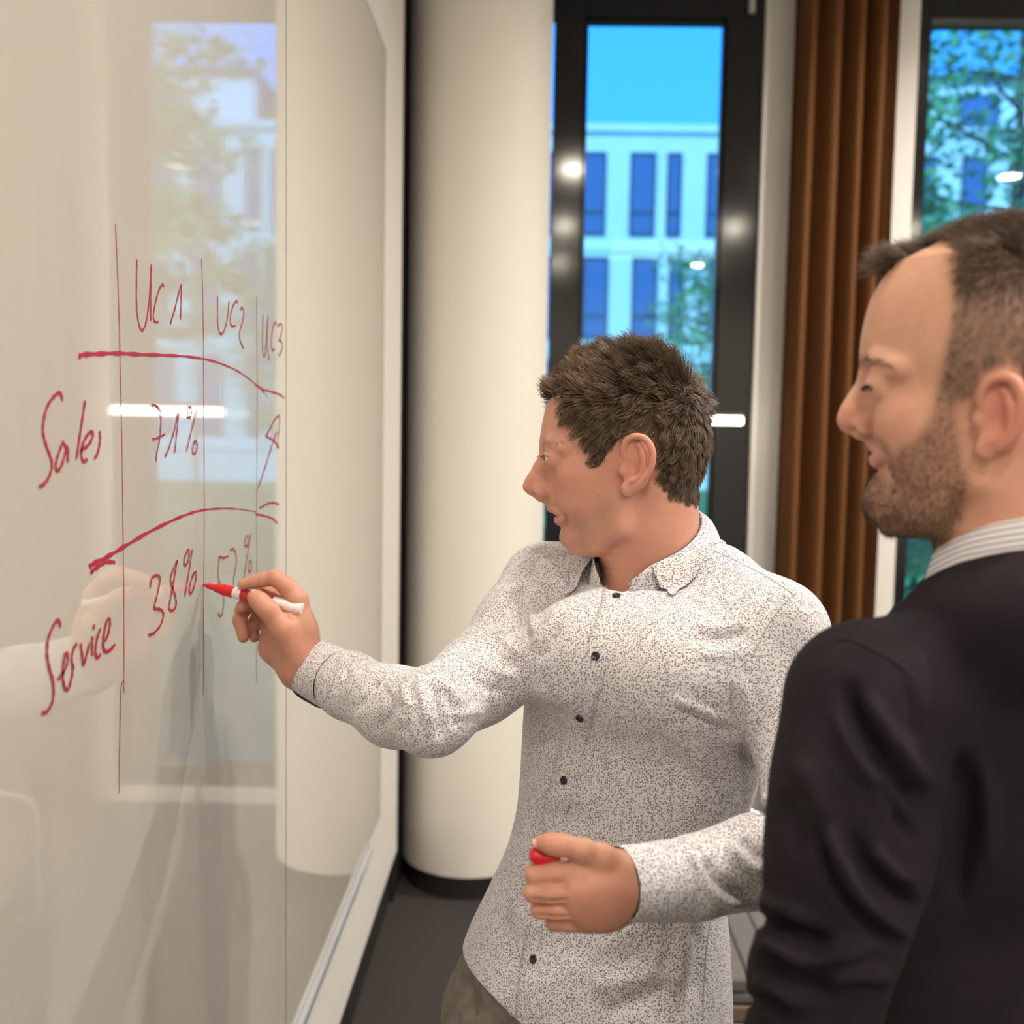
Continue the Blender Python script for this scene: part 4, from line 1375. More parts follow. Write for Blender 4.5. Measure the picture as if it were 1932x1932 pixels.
# ---- shirt ---------------------------------------------------------------
m_shirt = mat('shirt_spotted', (0.8, 0.78, 0.76, 1), 0.8)
n = N(m_shirt)
_c = n.coord()
_w = n.new('TexNoise', i_Scale=90.0); n.link(_c, _w.inputs['Vector'])
_vm = n.new('VectorMath', operation='MULTIPLY_ADD'); n.link(_w.outputs['Color'], _vm.inputs[0]); _vm.inputs[1].default_value = (0.0010,) * 3; n.link(_c, _vm.inputs[2])
_v = n.new('TexVoronoi', feature='F1'); _v.inputs['Scale'].default_value = 450; _v.inputs['Randomness'].default_value = 0.75
n.link(_vm.outputs[0], _v.inputs['Vector'])
dots = n.ramp(_v.outputs['Distance'], [(0.0, (0.15, 0.12, 0.165)), (0.34, (0.17, 0.14, 0.185)), (0.48, (0.74, 0.715, 0.72)), (1.0, (0.74, 0.715, 0.72))])
n.link(dots, n.b.inputs['Base Color'])
n.bump(n.noise(_c, 900, 2), 0.12, 0.0006)
n.b.inputs['Sheen Weight'].default_value = 0.15
m_lining = mat('shirt_lining_navy', (0.018, 0.017, 0.028, 1), 0.8)

sf_ = Field((-0.28, 0.86, 0.86), (0.44, 1.60, 1.60), 0.0034)
torso1(sf_); shoulders1(sf_); arms1(sf_)
# pectoral and belly fullness
sf_.ell(P(1120, 1235, 1.245), (0.085, 0.07, 0.075), 0.06); sf_.ell(P(1290, 1270, 1.195), (0.085, 0.07, 0.075), 0.06)
# neck opening, hem and cuff ends
sf_.chain(*Pl([(1228, 1000, 1.305, 0.064), (1222, 1058, 1.300, 0.064), (1190, 1072, 1.265, 0.040)]), 0.006, '-')
hemA, hemB, hemC = P(878, 1778, 1.42), P(988, 1938, 1.22), P(1352, 2075, 1.28)
hn = np.cross(hemB - hemA, hemC - hemA); hn = hn if hn[2] < 0 else -hn
sf_.plane(hemA, hn, 0.004)
wr = P(578, 1254, 1.388); wd_ = P(578, 1254, 1.388) - P(660, 1294, 1.335); wd_ /= np.linalg.norm(wd_)
sl, X, Y, Z = sf_.sub(wr - 0.07, wr + 0.07)
sf_.put(sl, -(((X - wr[0]) * wd_[0] + (Y - wr[1]) * wd_[1] + (Z - wr[2]) * wd_[2]) + 0.004).astype(np.float32), 0.003, '-')
wl = P(1178, 1668, 0.975); wdl = P(1178, 1668, 0.975) - P(1310, 1656, 1.015); wdl /= np.linalg.norm(wdl)
sl, X, Y, Z = sf_.sub(wl - 0.06, wl + 0.06)
sf_.put(sl, -(((X - wl[0]) * wdl[0] + (Y - wl[1]) * wdl[1] + (Z - wl[2]) * wdl[2])).astype(np.float32), 0.003, '-')
sV, sF = sf_.mesh()
sV = relax(sV, sF, 2, 0.4)
sN = vnormals(sV, sF)
sV = sV + sN * (vnoise(sV, 22, 5, 3) * 0.0016)[:, None]
zc = np.clip((1.22 - sV[:, 2]) / 0.2, 0, 1)
sV = sV + sN * (vnoise(sV * np.array([1, 1, 0.45]), 34, 9, 2) * 0.0022 * zc)[:, None]
FL1 = [
    # pulls at the raised arm
    ([(958, 1140), (985, 1170), (1000, 1215)], 9, -0.006, 1.2, 1.6), ([(985, 1120), (1002, 1160), (1010, 1200)], 8, 0.005, 1.2, 1.6),
    ([(1000, 1225), (1035, 1180), (1065, 1140)], 10, 0.004, 1.1, 1.6), ([(1008, 1250), (1040, 1215), (1060, 1180)], 9, -0.004, 1.1, 1.6),
    ([(930, 1180), (960, 1215), (985, 1240)], 9, 0.005, 1.2, 1.5), ([(915, 1205), (945, 1240), (975, 1262)], 9, -0.006, 1.2, 1.5),
    ([(880, 1235), (925, 1262), (985, 1280)], 10, 0.005, 1.1, 1.5), ([(860, 1262), (900, 1290), (970, 1310)], 9, -0.004, 1.1, 1.5),
    # elbow
    ([(803, 1278), (822, 1315), (832, 1360), (828, 1400)], 9, -0.0085, 1.0, 1.4), ([(785, 1280), (800, 1320), (806, 1370)], 9, 0.006, 1.0, 1.4),
    ([(825, 1280), (850, 1300), (880, 1340)], 9, 0.006, 1.0, 1.4), ([(838, 1300), (855, 1335), (862, 1380)], 8, -0.006, 1.0, 1.4),
    ([(850, 1275), (880, 1300), (905, 1330)], 8, -0.004, 1.0, 1.4), ([(850, 1350), (880, 1345), (915, 1345)], 9, 0.004, 1.0, 1.4),
    # forearm
    ([(712, 1282), (695, 1310), (660, 1345)], 8, -0.005, 1.1, 1.5), ([(735, 1285), (728, 1325), (690, 1365)], 9, 0.004, 1.1, 1.5),
    ([(722, 1285), (735, 1320), (732, 1352), (712, 1380)], 8, -0.005, 1.1, 1.5), ([(760, 1290), (768, 1330), (752, 1375)], 9, 0.005, 1.1, 1.5),
    ([(772, 1330), (762, 1360), (765, 1395)], 8, -0.004, 1.1, 1.5), ([(675, 1262), (665, 1290), (640, 1318)], 8, 0.003, 1.1, 1.5),
    ([(655, 1258), (650, 1285), (628, 1310)], 6, -0.0035, 1.2, 1.5),
    # chest and side
    ([(1262, 1315), (1300, 1330), (1345, 1350), (1385, 1372)], 9, 0.0045, 0.9, 1.4), ([(1270, 1335), (1310, 1352), (1360, 1372), (1392, 1390)], 10, -0.0055, 0.9, 1.4),
    ([(1380, 1290), (1392, 1340), (1400, 1400), (1415, 1465)], 9, -0.007, 0.9, 1.4), ([(1398, 1280), (1412, 1330), (1420, 1390)], 9, 0.004, 0.9, 1.4),
    ([(1300, 1195), (1350, 1208), (1420, 1195)], 13, -0.004, 0.9, 1.4), ([(1300, 1175), (1350, 1185), (1420, 1172)], 12, 0.003, 0.9, 1.4),
    ([(1310, 1228), (1360, 1236), (1425, 1222)], 12, 0.003, 0.9, 1.4),
    ([(1230, 1370), (1260, 1420), (1300, 1480)], 16, -0.003, 0.9, 1.4), ([(1260, 1360), (1295, 1410), (1340, 1470)], 16, 0.003, 0.9, 1.4),
    ([(1000, 1330), (1050, 1350), (1090, 1345)], 14, -0.003, 0.9, 1.5), ([(1000, 1300), (1050, 1318), (1095, 1315)], 14, 0.003, 0.9, 1.5),
    ([(1010, 1480), (1060, 1500), (1120, 1500)], 18, 0.003, 0.9, 1.5), ([(1000, 1530), (1080, 1550), (1180, 1545)], 18, -0.003, 0.9, 1.5),
    # lower front
    ([(950, 1690), (985, 1720), (1010, 1770)], 16, 0.005, 0.9, 1.5), ([(930, 1740), (965, 1775), (985, 1830)], 16, -0.005, 0.9, 1.5),
    ([(1080, 1790), (1140, 1810), (1250, 1790)], 18, -0.004, 0.9, 1.5), ([(1100, 1860), (1180, 1850), (1260, 1820)], 20, 0.005, 0.9, 1.5),
    ([(1130, 1920), (1200, 1890), (1280, 1850)], 18, -0.005, 0.9, 1.5), ([(1285, 1730), (1290, 1800), (1270, 1880)], 14, 0.005, 0.9, 1.5),
    ([(1312, 1740), (1318, 1810), (1305, 1890)], 12, -0.005, 0.9, 1.5), ([(1255, 1730), (1262, 1790), (1240, 1850)], 14, -0.004, 0.9, 1.5),
    # left sleeve
    ([(1265, 1608), (1285, 1640), (1300, 1668), (1275, 1710)], 9, -0.0067, 0.9, 1.2), ([(1290, 1598), (1312, 1630), (1330, 1672), (1365, 1698), (1420, 1703)], 9, 0.0090, 0.9, 1.2),
    ([(1330, 1612), (1350, 1655), (1390, 1685), (1440, 1690)], 11, -0.0090, 0.9, 1.2), ([(1370, 1590), (1400, 1625), (1445, 1650)], 11, 0.0060, 0.9, 1.2),
    ([(1390, 1580), (1420, 1605), (1455, 1625)], 9, -0.0060, 0.9, 1.2), ([(1425, 1535), (1440, 1528), (1470, 1532)], 6, -0.0105, 0.9, 1.3),
    ([(1440, 1500), (1460, 1512), (1475, 1520)], 8, 0.0075, 0.9, 1.3), ([(1240, 1598), (1248, 1640), (1235, 1700)], 8, 0.0045, 0.9, 1.2),
]
sV = folds(sV, sF, FL1)
shirt = link('shirt', mesh_np('shirt', sV - ROOT1, sF), m_shirt, man1)
shirt['label'] = 'white long sleeved shirt with tiny dark spots'
BV1 = BVHTree.FromPolygons(sV.tolist(), sF.tolist())
def on_shirt(px, py, off=0.0, bvh=BV1):
    h = bvh.ray_cast(Vector(EYE), Vector(ray(px, py)))
    if h[0] is None: return None, None
    return np.array(h[0]) + np.array(h[1]) * off, np.array(h[1])

def strip(name, mid, half, off, m, parent, root, bvh, nseg=30, cols=5, drop=0.0012):
    """a band of cloth laid on a garment along a traced middle line"""
    c = catmull(mid, 8)
    V, F = [], []
    rows = []
    for i, p in enumerate(c):
        t = np.array(c[min(i + 1, len(c) - 1)]) - np.array(c[max(i - 1, 0)])
        t = t / np.linalg.norm(t); nn = np.array([-t[1], t[0]])
        row = []
        for j in range(-2, cols + 2):
            f = (j / (cols - 1)) * 2 - 1
            f = max(-1, min(1, f))
            q = np.array(p) + nn * half * f
            h, nr = on_shirt(q[0], q[1], (off if -1 < j < cols else -drop), bvh)
            if h is None: break
            row.append(h)
        if len(row) == cols + 3: rows.append(row)
        elif len(row) == cols + 4: rows.append(row)
    if len(rows) < 2: return None
    w = len(rows[0])
    V = [p for r in rows for p in r]
    for i in range(len(rows) - 1):
        for j in range(w - 1):
            a = i * w + j; F.append((a, a + 1, a + w + 1, a + w))
    return link(name, mesh_np(name, np.array(V) - root, F), m, parent)

strip('placket', [(1166, 1098), (1158, 1140), (1140, 1195), (1126, 1240), (1110, 1300), (1094, 1360), (1078, 1420), (1064, 1475), (1050, 1530), (1042, 1570)], 24, 0.0016, m_shirt, shirt, ROOT1, BV1)
strip('placket', [(1022, 1752), (1012, 1800), (1003, 1860), (998, 1925)], 26, 0.0016, m_shirt, shirt, ROOT1, BV1)
m_thread = mat('seam_thread', (0.42, 0.40, 0.42, 1), 0.9)
def seam(pts, r=0.0006, m=None, parent=None, root=None, bvh=BV1, name='seam'):
    c = [on_shirt(p[0], p[1], 0.0002, bvh)[0] for p in catmull(pts, 8)]
    c = [p for p in c if p is not None]
    if len(c) < 3: return
    mb = MB().tube(c, r, 5)
    link(name, mesh_np(name, np.array(mb.v) - (ROOT1 if root is None else root), mb.f), m or m_thread, parent or shirt)
seam([(1349, 1040), (1400, 1064), (1450, 1090), (1498, 1122)])
seam([(1502, 1118), (1470, 1150), (1440, 1195), (1420, 1240)])
seam([(1048, 1036), (1080, 1046), (1106, 1047)])
seam([(985, 1105), (978, 1140), (985, 1180)])
seam([(1340, 1738), (1333, 1790), (1328, 1860), (1326, 1925)], 0.0008)
seam([(1272, 1600), (1283, 1650), (1276, 1712)])
seam([(640, 1240), (628, 1285), (612, 1325)])

m_button = mat('button_dark', (0.020, 0.018, 0.030, 1), 0.22)
def button(px, py, r=0.0052):
    c, nn = on_shirt(px, py, 0.0020)
    nn = nn / np.linalg.norm(nn)
    a = np.cross(nn, [0, 0, 1.0]); a /= np.linalg.norm(a); b = np.cross(nn, a)
    prof = [(0.0, 0.0008), (r * 0.55, 0.0008), (r * 0.68, 0.0018), (r * 0.9, 0.0019), (r, 0.0008), (r, -0.001)]
    V, F = [], []
    for rr, hh in prof:
        for k in range(20):
            t = 2 * math.pi * k / 20
            V.append(c + nn * hh + (a * math.cos(t) + b * math.sin(t)) * rr)
    for i in range(len(prof) - 1):
        for k in range(20):
            j = (k + 1) % 20; F.append((i * 20 + k, i * 20 + j, i * 20 + 20 + j, i * 20 + 20 + k))
    link('button', mesh_np('button', np.array(V) - ROOT1, F), m_button, shirt)
for px, py in ((1163, 1127), (1125, 1238), (1095, 1353), (1066, 1472), (1008, 1810)):
    button(px, py)

# ---- collar: stand, turned-down leaf, dark lining -------------------------
CC = H1.W(H1.L(1228, 1000))
zc_at = lambda py: P(1226, py, 1.32)[2]
def collar_z(s):      # s from 0 (back) to 1 (front opening)
    return cubic(np.array([s]), [0, 0.3, 0.65, 1.0], [zc_at(953), zc_at(968), zc_at(1012), zc_at(1050)])[0]
def collar_pt(s, side, rad, dz):
    ph = math.radians(48.6 - side * s * 138)
    sway = CC + np.array([0.0, 0.0, 0.0]) + V1 * 0.012 * s
    return np.array([sway[0] + rad * math.cos(ph), sway[1] + rad * math.sin(ph), collar_z(s) + dz])
NS, NT = 26, 9
def push_out(q, bvh, gap):
    if gap < 0: return q
    loc, nr, _, _ = bvh.find_nearest(Vector(q))
    s = (Vector(q) - loc).dot(nr)
    return np.array(loc + nr * gap) if s < gap else q
for side in (1, -1):
    V, F = [], []
    for i in range(NS + 1):
        s = i / NS
        s2 = s * (1 - 0.13 * max(0, (s - 0.6) / 0.4))
        for j in range(NT + 1):
            t = j / NT
            e = s * (1 - t) + s2 * t
            depth = 0.044 + 0.036 * max(0, (s - 0.5) / 0.5) ** 1.6
            rad = 0.0655 + 0.006 * math.sin(min(t * 6, 1.57)) + 0.021 * t + 0.006 * math.sin(math.pi * t) * (1 - s * 0.6)
            V.append(collar_pt(e if t > 0 else s, side, rad, 0.0) * np.array([1, 1, 0]) + np.array([0, 0, collar_z(s) - depth * t + 0.002 * math.sin(min(t * 6, 1.57))]))
    for i in range(NS):
        for j in range(NT):
            a = i * (NT + 1) + j
            f = (a, a + 1, a + NT + 2, a + NT + 1)
            F.append(f if side > 0 else f[::-1])
    V = [push_out(q, BV1, 0.0028 if (i % (NT + 1)) > 1 else -1) for i, q in enumerate(V)]
    o = link('collar_leaf', mesh_np('collar_leaf', np.array(V) - ROOT1, F), m_shirt, shirt)
    md = o.modifiers.new('thick', 'SOLIDIFY'); md.thickness = 0.0016; md.offset = -1
    md = o.modifiers.new('sub', 'SUBSURF'); md.levels = md.render_levels = 1
    # stand with dark inside
    for nm, rr, mm in (('collar_stand', 0.0655, m_shirt), ('collar_lining', 0.0640, m_lining)):
        V, F = [], []
        for i in range(NS + 1):
            s = i / NS * 1.16
            for j in range(5):
                t = j / 4
                V.append(collar_pt(s, side, rr + 0.004 * t, 0.0) * np.array([1, 1, 0]) + np.array([0, 0, collar_z(min(s, 1.0)) - max(0, s - 1) * 0.14 - 0.036 * t]))
        for i in range(NS):
            for j in range(4):
                a = i * 5 + j
                f = (a, a + 1, a + 6, a + 5)
                F.append(f if side > 0 else f[::-1])
        o = link(nm, mesh_np(nm, np.array(V) - ROOT1, F), mm, shirt)
        md = o.modifiers.new('thick', 'SOLIDIFY'); md.thickness = 0.001; md.offset = 0

# ---- cuffs ---------------------------------------------------------------
def cuff(c, ax, r0, r1, L, flat, side, m_in, gap=None):
    ax = ax / np.linalg.norm(ax)
    a = np.cross(ax, [0, 0, 1.0]); a /= np.linalg.norm(a); b = np.cross(a, ax)
    K = 40
    for nm, dr, mm in (('cuff', 0.0, m_shirt), ('cuff_lining', -0.0022, m_in)):
        V, F = [], []
        for i in range(9):
            t = i / 8
            for k in range(K):
                th = 2 * math.pi * k / K
                r = (r0 * (1 - t) + r1 * t + dr) * (1 + 0.012 * math.sin(3 * th + 4 * t))
                V.append(c - ax * L * (1 - t) + a * math.cos(th) * r * flat + b * math.sin(th) * r)
        for i in range(8):
            for k in range(K):
                j = (k + 1) % K
                F.append((i * K + k, i * K + j, i * K + K + j, i * K + K + k))
        link(nm, mesh_np(nm, np.array(V) - ROOT1, F), mm, shirt)
cuff(wr + wd_ * 0.002, wd_, 0.0415, 0.0375, 0.066, 1.0, 1, m_lining)
cuff(wl + wdl * 0.006, wdl, 0.0385, 0.0345, 0.062, 1.0, -1, m_lining)
# open flap of the right cuff, dark inside out, with its button
fp = [(548, 1284, 1.40), (545, 1296, 1.40), (556, 1312, 1.395), (578, 1324, 1.388), (602, 1337, 1.375)]
fq = [(566, 1292, 1.375), (572, 1304, 1.372), (585, 1315, 1.368), (596, 1324, 1.362), (612, 1338, 1.352)]
V = [P(*p) for p in fp] + [P(*p) for p in fq]
F = [(i, i + 1, i + 6, i + 5) for i in range(4)]
o = link('cuff_flap', mesh_np('cuff_flap', np.array(V) - ROOT1, F), m_lining, shirt)
md = o.modifiers.new('thick', 'SOLIDIFY'); md.thickness = 0.003; md.offset = 0
md = o.modifiers.new('sub', 'SUBSURF'); md.levels = md.render_levels = 2
c = P(586, 1320, 1.366)
MBt = MB().lathe((0, 0, 0), [(0.0, 0.0012), (0.003, 0.0012), (0.0048, 0.0018), (0.005, 0)], 18, False)
nrm_ = -ray(586, 1320); a_ = np.cross(nrm_, [0, 0, 1.0]); a_ /= np.linalg.norm(a_); b_ = np.cross(nrm_, a_)
link('button', mesh_np('button', np.array([c + a_ * p[0] + b_ * p[1] + nrm_ * p[2] for p in MBt.v]) - ROOT1, MBt.f), m_button, shirt)

# ---- trousers and shoes ----------------------------------------------------
m_trs = mat('trousers_khaki', (0.155, 0.135, 0.110, 1), 0.9)
n = N(m_trs)
_c = n.coord()
n.link(n.ramp(n.noise(_c, 60, 4), [(0.3, (0.125, 0.108, 0.088)), (0.7, (0.19, 0.168, 0.14))]), n.b.inputs['Base Color'])
n.bump(n.noise(_c, 1200, 2), 0.25, 0.0006)
tf = Field((-0.33, 0.95, 0.03), (0.42, 1.70, 1.12), 0.006)
zs, cx_, cy_, a, b_ = torso_sections([(1700, 940, 1335), (1790, 893, 1345), (1860, 868, 1342), (1940, 838, 1338), (2040, 835, 1330)], 1.32, 0.66)
tf.loft(zs, cx_, cy_, [q - 0.003 for q in a], [q - 0.003 for q in b_], U1, V1, 0.03, 2.3)
legs1(tf)
tV, tF = tf.mesh()
tV = relax(tV, tF, 2, 0.4)
tN = vnormals(tV, tF)
tV = tV + tN * (vnoise(tV, 25, 21, 3) * 0.003)[:, None]
tV = folds(tV, tF, [([(905, 1800), (915, 1850), (925, 1910)], 12, 0.005, 1.0, 1.7), ([(880, 1840), (890, 1890), (895, 1925)], 10, -0.005, 1.0, 1.7), ([(930, 1850), (950, 1890), (975, 1930)], 12, -0.005, 1.0, 1.7)])
tr = link('trousers', mesh_np('trousers', tV - ROOT1, tF), m_trs, man1)
tr['label'] = 'grey khaki trousers'
m_shoe = mat('shoe_leather', (0.05, 0.03, 0.02, 1), 0.35)
for ft in (footR, footL):
    g = Field(ft + np.array([-0.25, -0.30, -0.005]), ft + np.array([0.15, 0.15, 0.14]), 0.005)
    d = V1
    g.chain([ft + np.array([0, 0, 0.06]) - d * 0.05, ft + np.array([0, 0, 0.05]) + d * 0.03, ft + np.array([0, 0, 0.035]) + d * 0.12, ft + np.array([0, 0, 0.03]) + d * 0.18], [0.042, 0.046, 0.042, 0.030], 0.02)
    g.cap(ft + np.array([0, 0, 0.06]), ft + np.array([0, 0, 0.10]), 0.045, 0.045, 0.02)
    g.plane(ft + np.array([0, 0, 0.003]), (0, 0, -1), 0.004)
    V, F = g.mesh()
    link('shoe', mesh_np('shoe', V - ROOT1, F), m_shoe, man1)

# ---- hair --------------------------------------------------------------------
m_hair1 = hair_material('hair_brown')
REG1 = polyL(H1, [(1030, 758, 0), (1044, 753, 0), (1064, 752, 0.04), (1078, 768), (1074, 788), (1092, 803), (1110, 830), (1122, 848), (1118, 872), (1132, 880), (1141, 868), (1150, 850), (1168, 828), (1190, 815), (1215, 818), (1236, 838), (1242, 880), (1246, 912), (1262, 932), (1300, 950), (1350, 948), (1370, 700), (1200, 590, 0), (1020, 640, 0)])
reg = inpoly(hV[:, [0, 2]], REG1) & ~((np.abs(hV[:, 1]) > 0.0775) & (hV[:, 2] < 0.02))
capV, capF = sub_mesh(hV, hF, reg, 0.0008)
RS = np.random.RandomState(5)
NHAIR = 21000
rt, ri = sample_surface(hV, hF, reg, NHAIR, RS)
nr_ = hN[ri]
q = rt
top = np.clip((q[:, 2] - 0.045) / 0.035, 0, 1)
front = np.clip((q[:, 0] - 0.02) / 0.07, 0, 1)
backw = np.clip((-q[:, 0] - 0.05) / 0.04, 0, 1)
dr = np.zeros_like(q)
fw = (front * top)[:, None]
dr += top[:, None] * ((np.array([1.0, 0, 0.25])[None] * (1 - fw) + np.array([0.15, 0.25, 1.0])[None] * fw) * (1 - backw[:, None]) + np.array([-0.35, 0, -0.8])[None] * backw[:, None])
dr += (1 - top)[:, None] * (np.array([0.62, 0, -0.62])[None] * (1 - backw[:, None]) + np.array([0.0, 0, -1.0])[None] * backw[:, None])
dr[:, 1] += 0.45 * np.sin(q[:, 0] * 55 + q[:, 2] * 30) * top + RS.normal(0, 0.22, NHAIR)
dr[:, 0] += RS.normal(0, 0.22, NHAIR); dr[:, 2] += RS.normal(0, 0.15, NHAIR)
low = np.clip((q[:, 2] + 0.06) / 0.08, 0, 1)
ln = 0.008 + 0.011 * low + top * (0.016 - 0.001 * front)
ln *= RS.uniform(0.75, 1.2, NHAIR)
lift = 0.36 + 0.14 * top + 0.10 * top * front
lift = lift * RS.uniform(0.6, 1.3, NHAIR)
cents = RS.choice(NHAIR, 750, replace=False)
cl_ = cents[nearest(q, q[cents])]
stV, stF = strands(q, nr_, dr, ln, RS.uniform(0.00042, 0.00075, NHAIR), 6, 0.22, lift, 0.0, RS, clump=cl_, clumpw=0.50)
tone = RS.uniform(0.7, 1.45, NHAIR) * (0.85 + 0.4 * RS.uniform(0, 1, NHAIR)[cl_])
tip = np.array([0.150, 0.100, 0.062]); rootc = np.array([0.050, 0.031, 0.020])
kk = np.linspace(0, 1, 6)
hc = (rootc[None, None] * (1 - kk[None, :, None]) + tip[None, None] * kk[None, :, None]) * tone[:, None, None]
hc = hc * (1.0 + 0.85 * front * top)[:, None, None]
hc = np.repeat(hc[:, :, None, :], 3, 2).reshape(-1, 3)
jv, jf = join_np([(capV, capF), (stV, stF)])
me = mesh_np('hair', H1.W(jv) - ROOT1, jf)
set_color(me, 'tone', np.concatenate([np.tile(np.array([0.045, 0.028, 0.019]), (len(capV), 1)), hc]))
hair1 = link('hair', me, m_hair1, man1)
hair1['label'] = 'short tousled brown hair'

def brow_hair(H, V, F, Nn, poly, n, ln, col, m, parent, root, name, seed=3, d0=(-0.6, 0.5, 0.25), w=0.00026, both=True):
    R = np.random.RandomState(seed)
    pl = polyL(H, poly)
    reg = inpoly(V[:, [0, 2]], pl) & (Nn[:, 0] > -0.6)
    if reg.sum() < 20: return
    r, i = sample_surface(V, F, reg, n, R)
    d = np.tile(np.array(d0), (n, 1)) * np.stack([np.ones(n), np.sign(r[:, 1]), np.ones(n)], 1) + R.normal(0, 0.25, (n, 3))
    sv, sf2 = strands(r, Nn[i], d, ln * R.uniform(0.6, 1.2, n), np.full(n, w), 4, 0.15, 0.18, 0, R)
    me = mesh_np(name, H.W(sv) - root, sf2)
    t = np.repeat(R.uniform(0.7, 1.3, n), 12)[:, None] * np.array(col)[None]
    set_color(me, 'tone', t)
    link(name, me, m, parent)
brow_hair(H1, hV, hF, hN, [(1016, 838, 0.01), (1030, 833, 0.02), (1060, 834, 0.04), (1078, 845, 0.045), (1060, 843, 0.04), (1030, 846, 0.02), (1018, 850, 0.01)], 520, 0.006, (0.19, 0.12, 0.075), m_hair1, man1, ROOT1, 'eyebrows')
def lashes(H, eyes, e, man, root, n_=34, w=0.00018, L_=0.0055):
    for c, r in eyes:
        R = np.random.RandomState(2)
        lat = R.uniform(-44, 62, n_); sg = np.sign(c[1])
        f = np.clip(1 - (np.abs(lat - 8) / e[5]) ** 2.2, 0, 1)
        up = np.radians(e[3] * f + e[6] * (1 - f)); th = np.radians(lat)
        rr = r + 0.0016
        base = c + np.stack([np.cos(th) * np.cos(up) * rr, sg * np.sin(th) * rr, np.sin(up) * rr], 1)
        nn = (base - c) / np.linalg.norm(base - c, axis=1)[:, None]
        sv, sf2 = strands(base, nn, np.tile(np.array([0.5, 0, -0.75]), (n_, 1)), np.full(n_, L_), np.full(n_, w), 4, 0.1, 0.6, 0, R)
        me = mesh_np('eyelashes', H.W(sv) - root, sf2); set_color(me, 'tone', np.tile(np.array([0.02, 0.012, 0.01]), (len(sv), 1)))
        link('eyelashes', me, m_hair1, man)
lashes(H1, eyes1, D1['eye'], man1, ROOT1)

# ---- marker pen in the hand and its cap ----------------------------------------
m_red = mat('pen_red', srgb(205, 25, 40), 0.3)
m_white = mat('pen_barrel', (0.80, 0.74, 0.74, 1), 0.22)
m_clear = mat('pen_clear', (0.86, 0.74, 0.72, 1), 0.15)
m_yel = mat('pen_yellow', (0.75, 0.55, 0.05, 1), 0.4)
m_label = mat('pen_label', srgb(190, 40, 50), 0.3)
tip_ = on_x(383, 1103, BX + 0.001); end_ = P(571, 1150, 1.352)
ax_ = (end_ - tip_); PL = np.linalg.norm(ax_); ax_ /= PL
pen = empty('marker_pen', tip_, 'red whiteboard marker held in the raised hand, tip on the board', 'marker')
def pen_part(name, prof, m, parent=None, org=tip_, ax=ax_, base=tip_):
    a = np.cross(ax, [0, 0, 1.0]); a /= np.linalg.norm(a); b = np.cross(ax, a)
    V, F = [], []
    for r, z in prof:
        for k in range(24):
            t = 2 * math.pi * k / 24
            V.append(org + ax * z + (a * math.cos(t) + b * math.sin(t)) * r)
    for i in range(len(prof) - 1):
        for k in range(24):
            j = (k + 1) % 24; F.append((i * 24 + k, i * 24 + j, i * 24 + 24 + j, i * 24 + 24 + k))
    me = mesh_np(name, np.array(V) - base, F); me.set_sharp_from_angle(angle=math.radians(35))
    return link(name, me, m, parent)
pen_part('nib', [(0.0, 0.0), (0.0022, 0.0012), (0.0024, 0.006), (0.0024, 0.009)], m_red, pen)
pen_part('grip', [(0.0024, 0.006), (0.0040, 0.008), (0.0046, 0.020), (0.0062, 0.021), (0.0064, 0.030), (0.0078, 0.031), (0.0080, 0.050)], m_red, pen)
pen_part('barrel', [(0.0080, 0.050), (0.0082, 0.0505), (0.0082, PL - 0.014)], m_clear, pen)
pen_part('label_band', [(0.00828, 0.062), (0.00832, 0.0622), (0.00832, PL - 0.043), (0.00828, PL - 0.0428)], m_label, pen)
pen_part('end_plug', [(0.0082, PL - 0.014), (0.0076, PL - 0.013), (0.0076, PL - 0.001), (0.0066, PL), (0.0, PL)], m_clear, pen)
pa_ = np.cross(ax_, [0, 0, 1.0]); pa_ /= np.linalg.norm(pa_); pb_ = np.cross(ax_, pa_)
dn_ = -UPV * 0.8 - FWD * 0.6
V, F = [], []
th0 = math.atan2(dn_ @ pb_, dn_ @ pa_)
for i in range(5):
    for k in range(9):
        t = th0 + (k - 4) * 0.2
        V.append(tip_ + ax_ * (PL - 0.034 + 0.002 * i) + (pa_ * math.cos(t) + pb_ * math.sin(t)) * 0.00835)
for i in range(4):
    for k in range(8):
        a = i * 9 + k; F.append((a, a + 1, a + 10, a + 9))
link('colour_dot', mesh_np('colour_dot', np.array(V) - tip_, F), m_yel, pen)
ca, cb = P(1001, 1612, 0.952), P(1052, 1622, 0.958)
cx2 = cb - ca; CL = np.linalg.norm(cx2); cx2 /= CL
capo = empty('marker_stopper', ca, 'red marker cap pinched between thumb and forefinger of the lowered hand', 'marker cap')
pen_part('cap_shell', [(0.0, 0.0), (0.0055, 0.0), (0.0064, 0.0012), (0.0076, 0.006), (0.0082, CL), (0.0074, CL), (0.0070, 0.004)], m_red, capo, ca, cx2, ca)
pen_part('cap_ring', [(0.0082, CL - 0.006), (0.0086, CL - 0.0055), (0.0086, CL - 0.0045), (0.0082, CL - 0.004)], m_red, capo, ca, cx2, ca)
nail(P(1016, 1588, 0.9455), P(1012, 1590, 0.948) - P(1045, 1594, 0.944), P(1018, 1580, 0.938) - P(1018, 1592, 0.948), 0.0060, 0.0048, man1, ROOT1)
nail(P(481, 1119, 1.3375), P(478, 1122, 1.34) - P(500, 1142, 1.336), P(476, 1112, 1.325) - P(482, 1126, 1.342), 0.0060, 0.0052, man1, ROOT1)
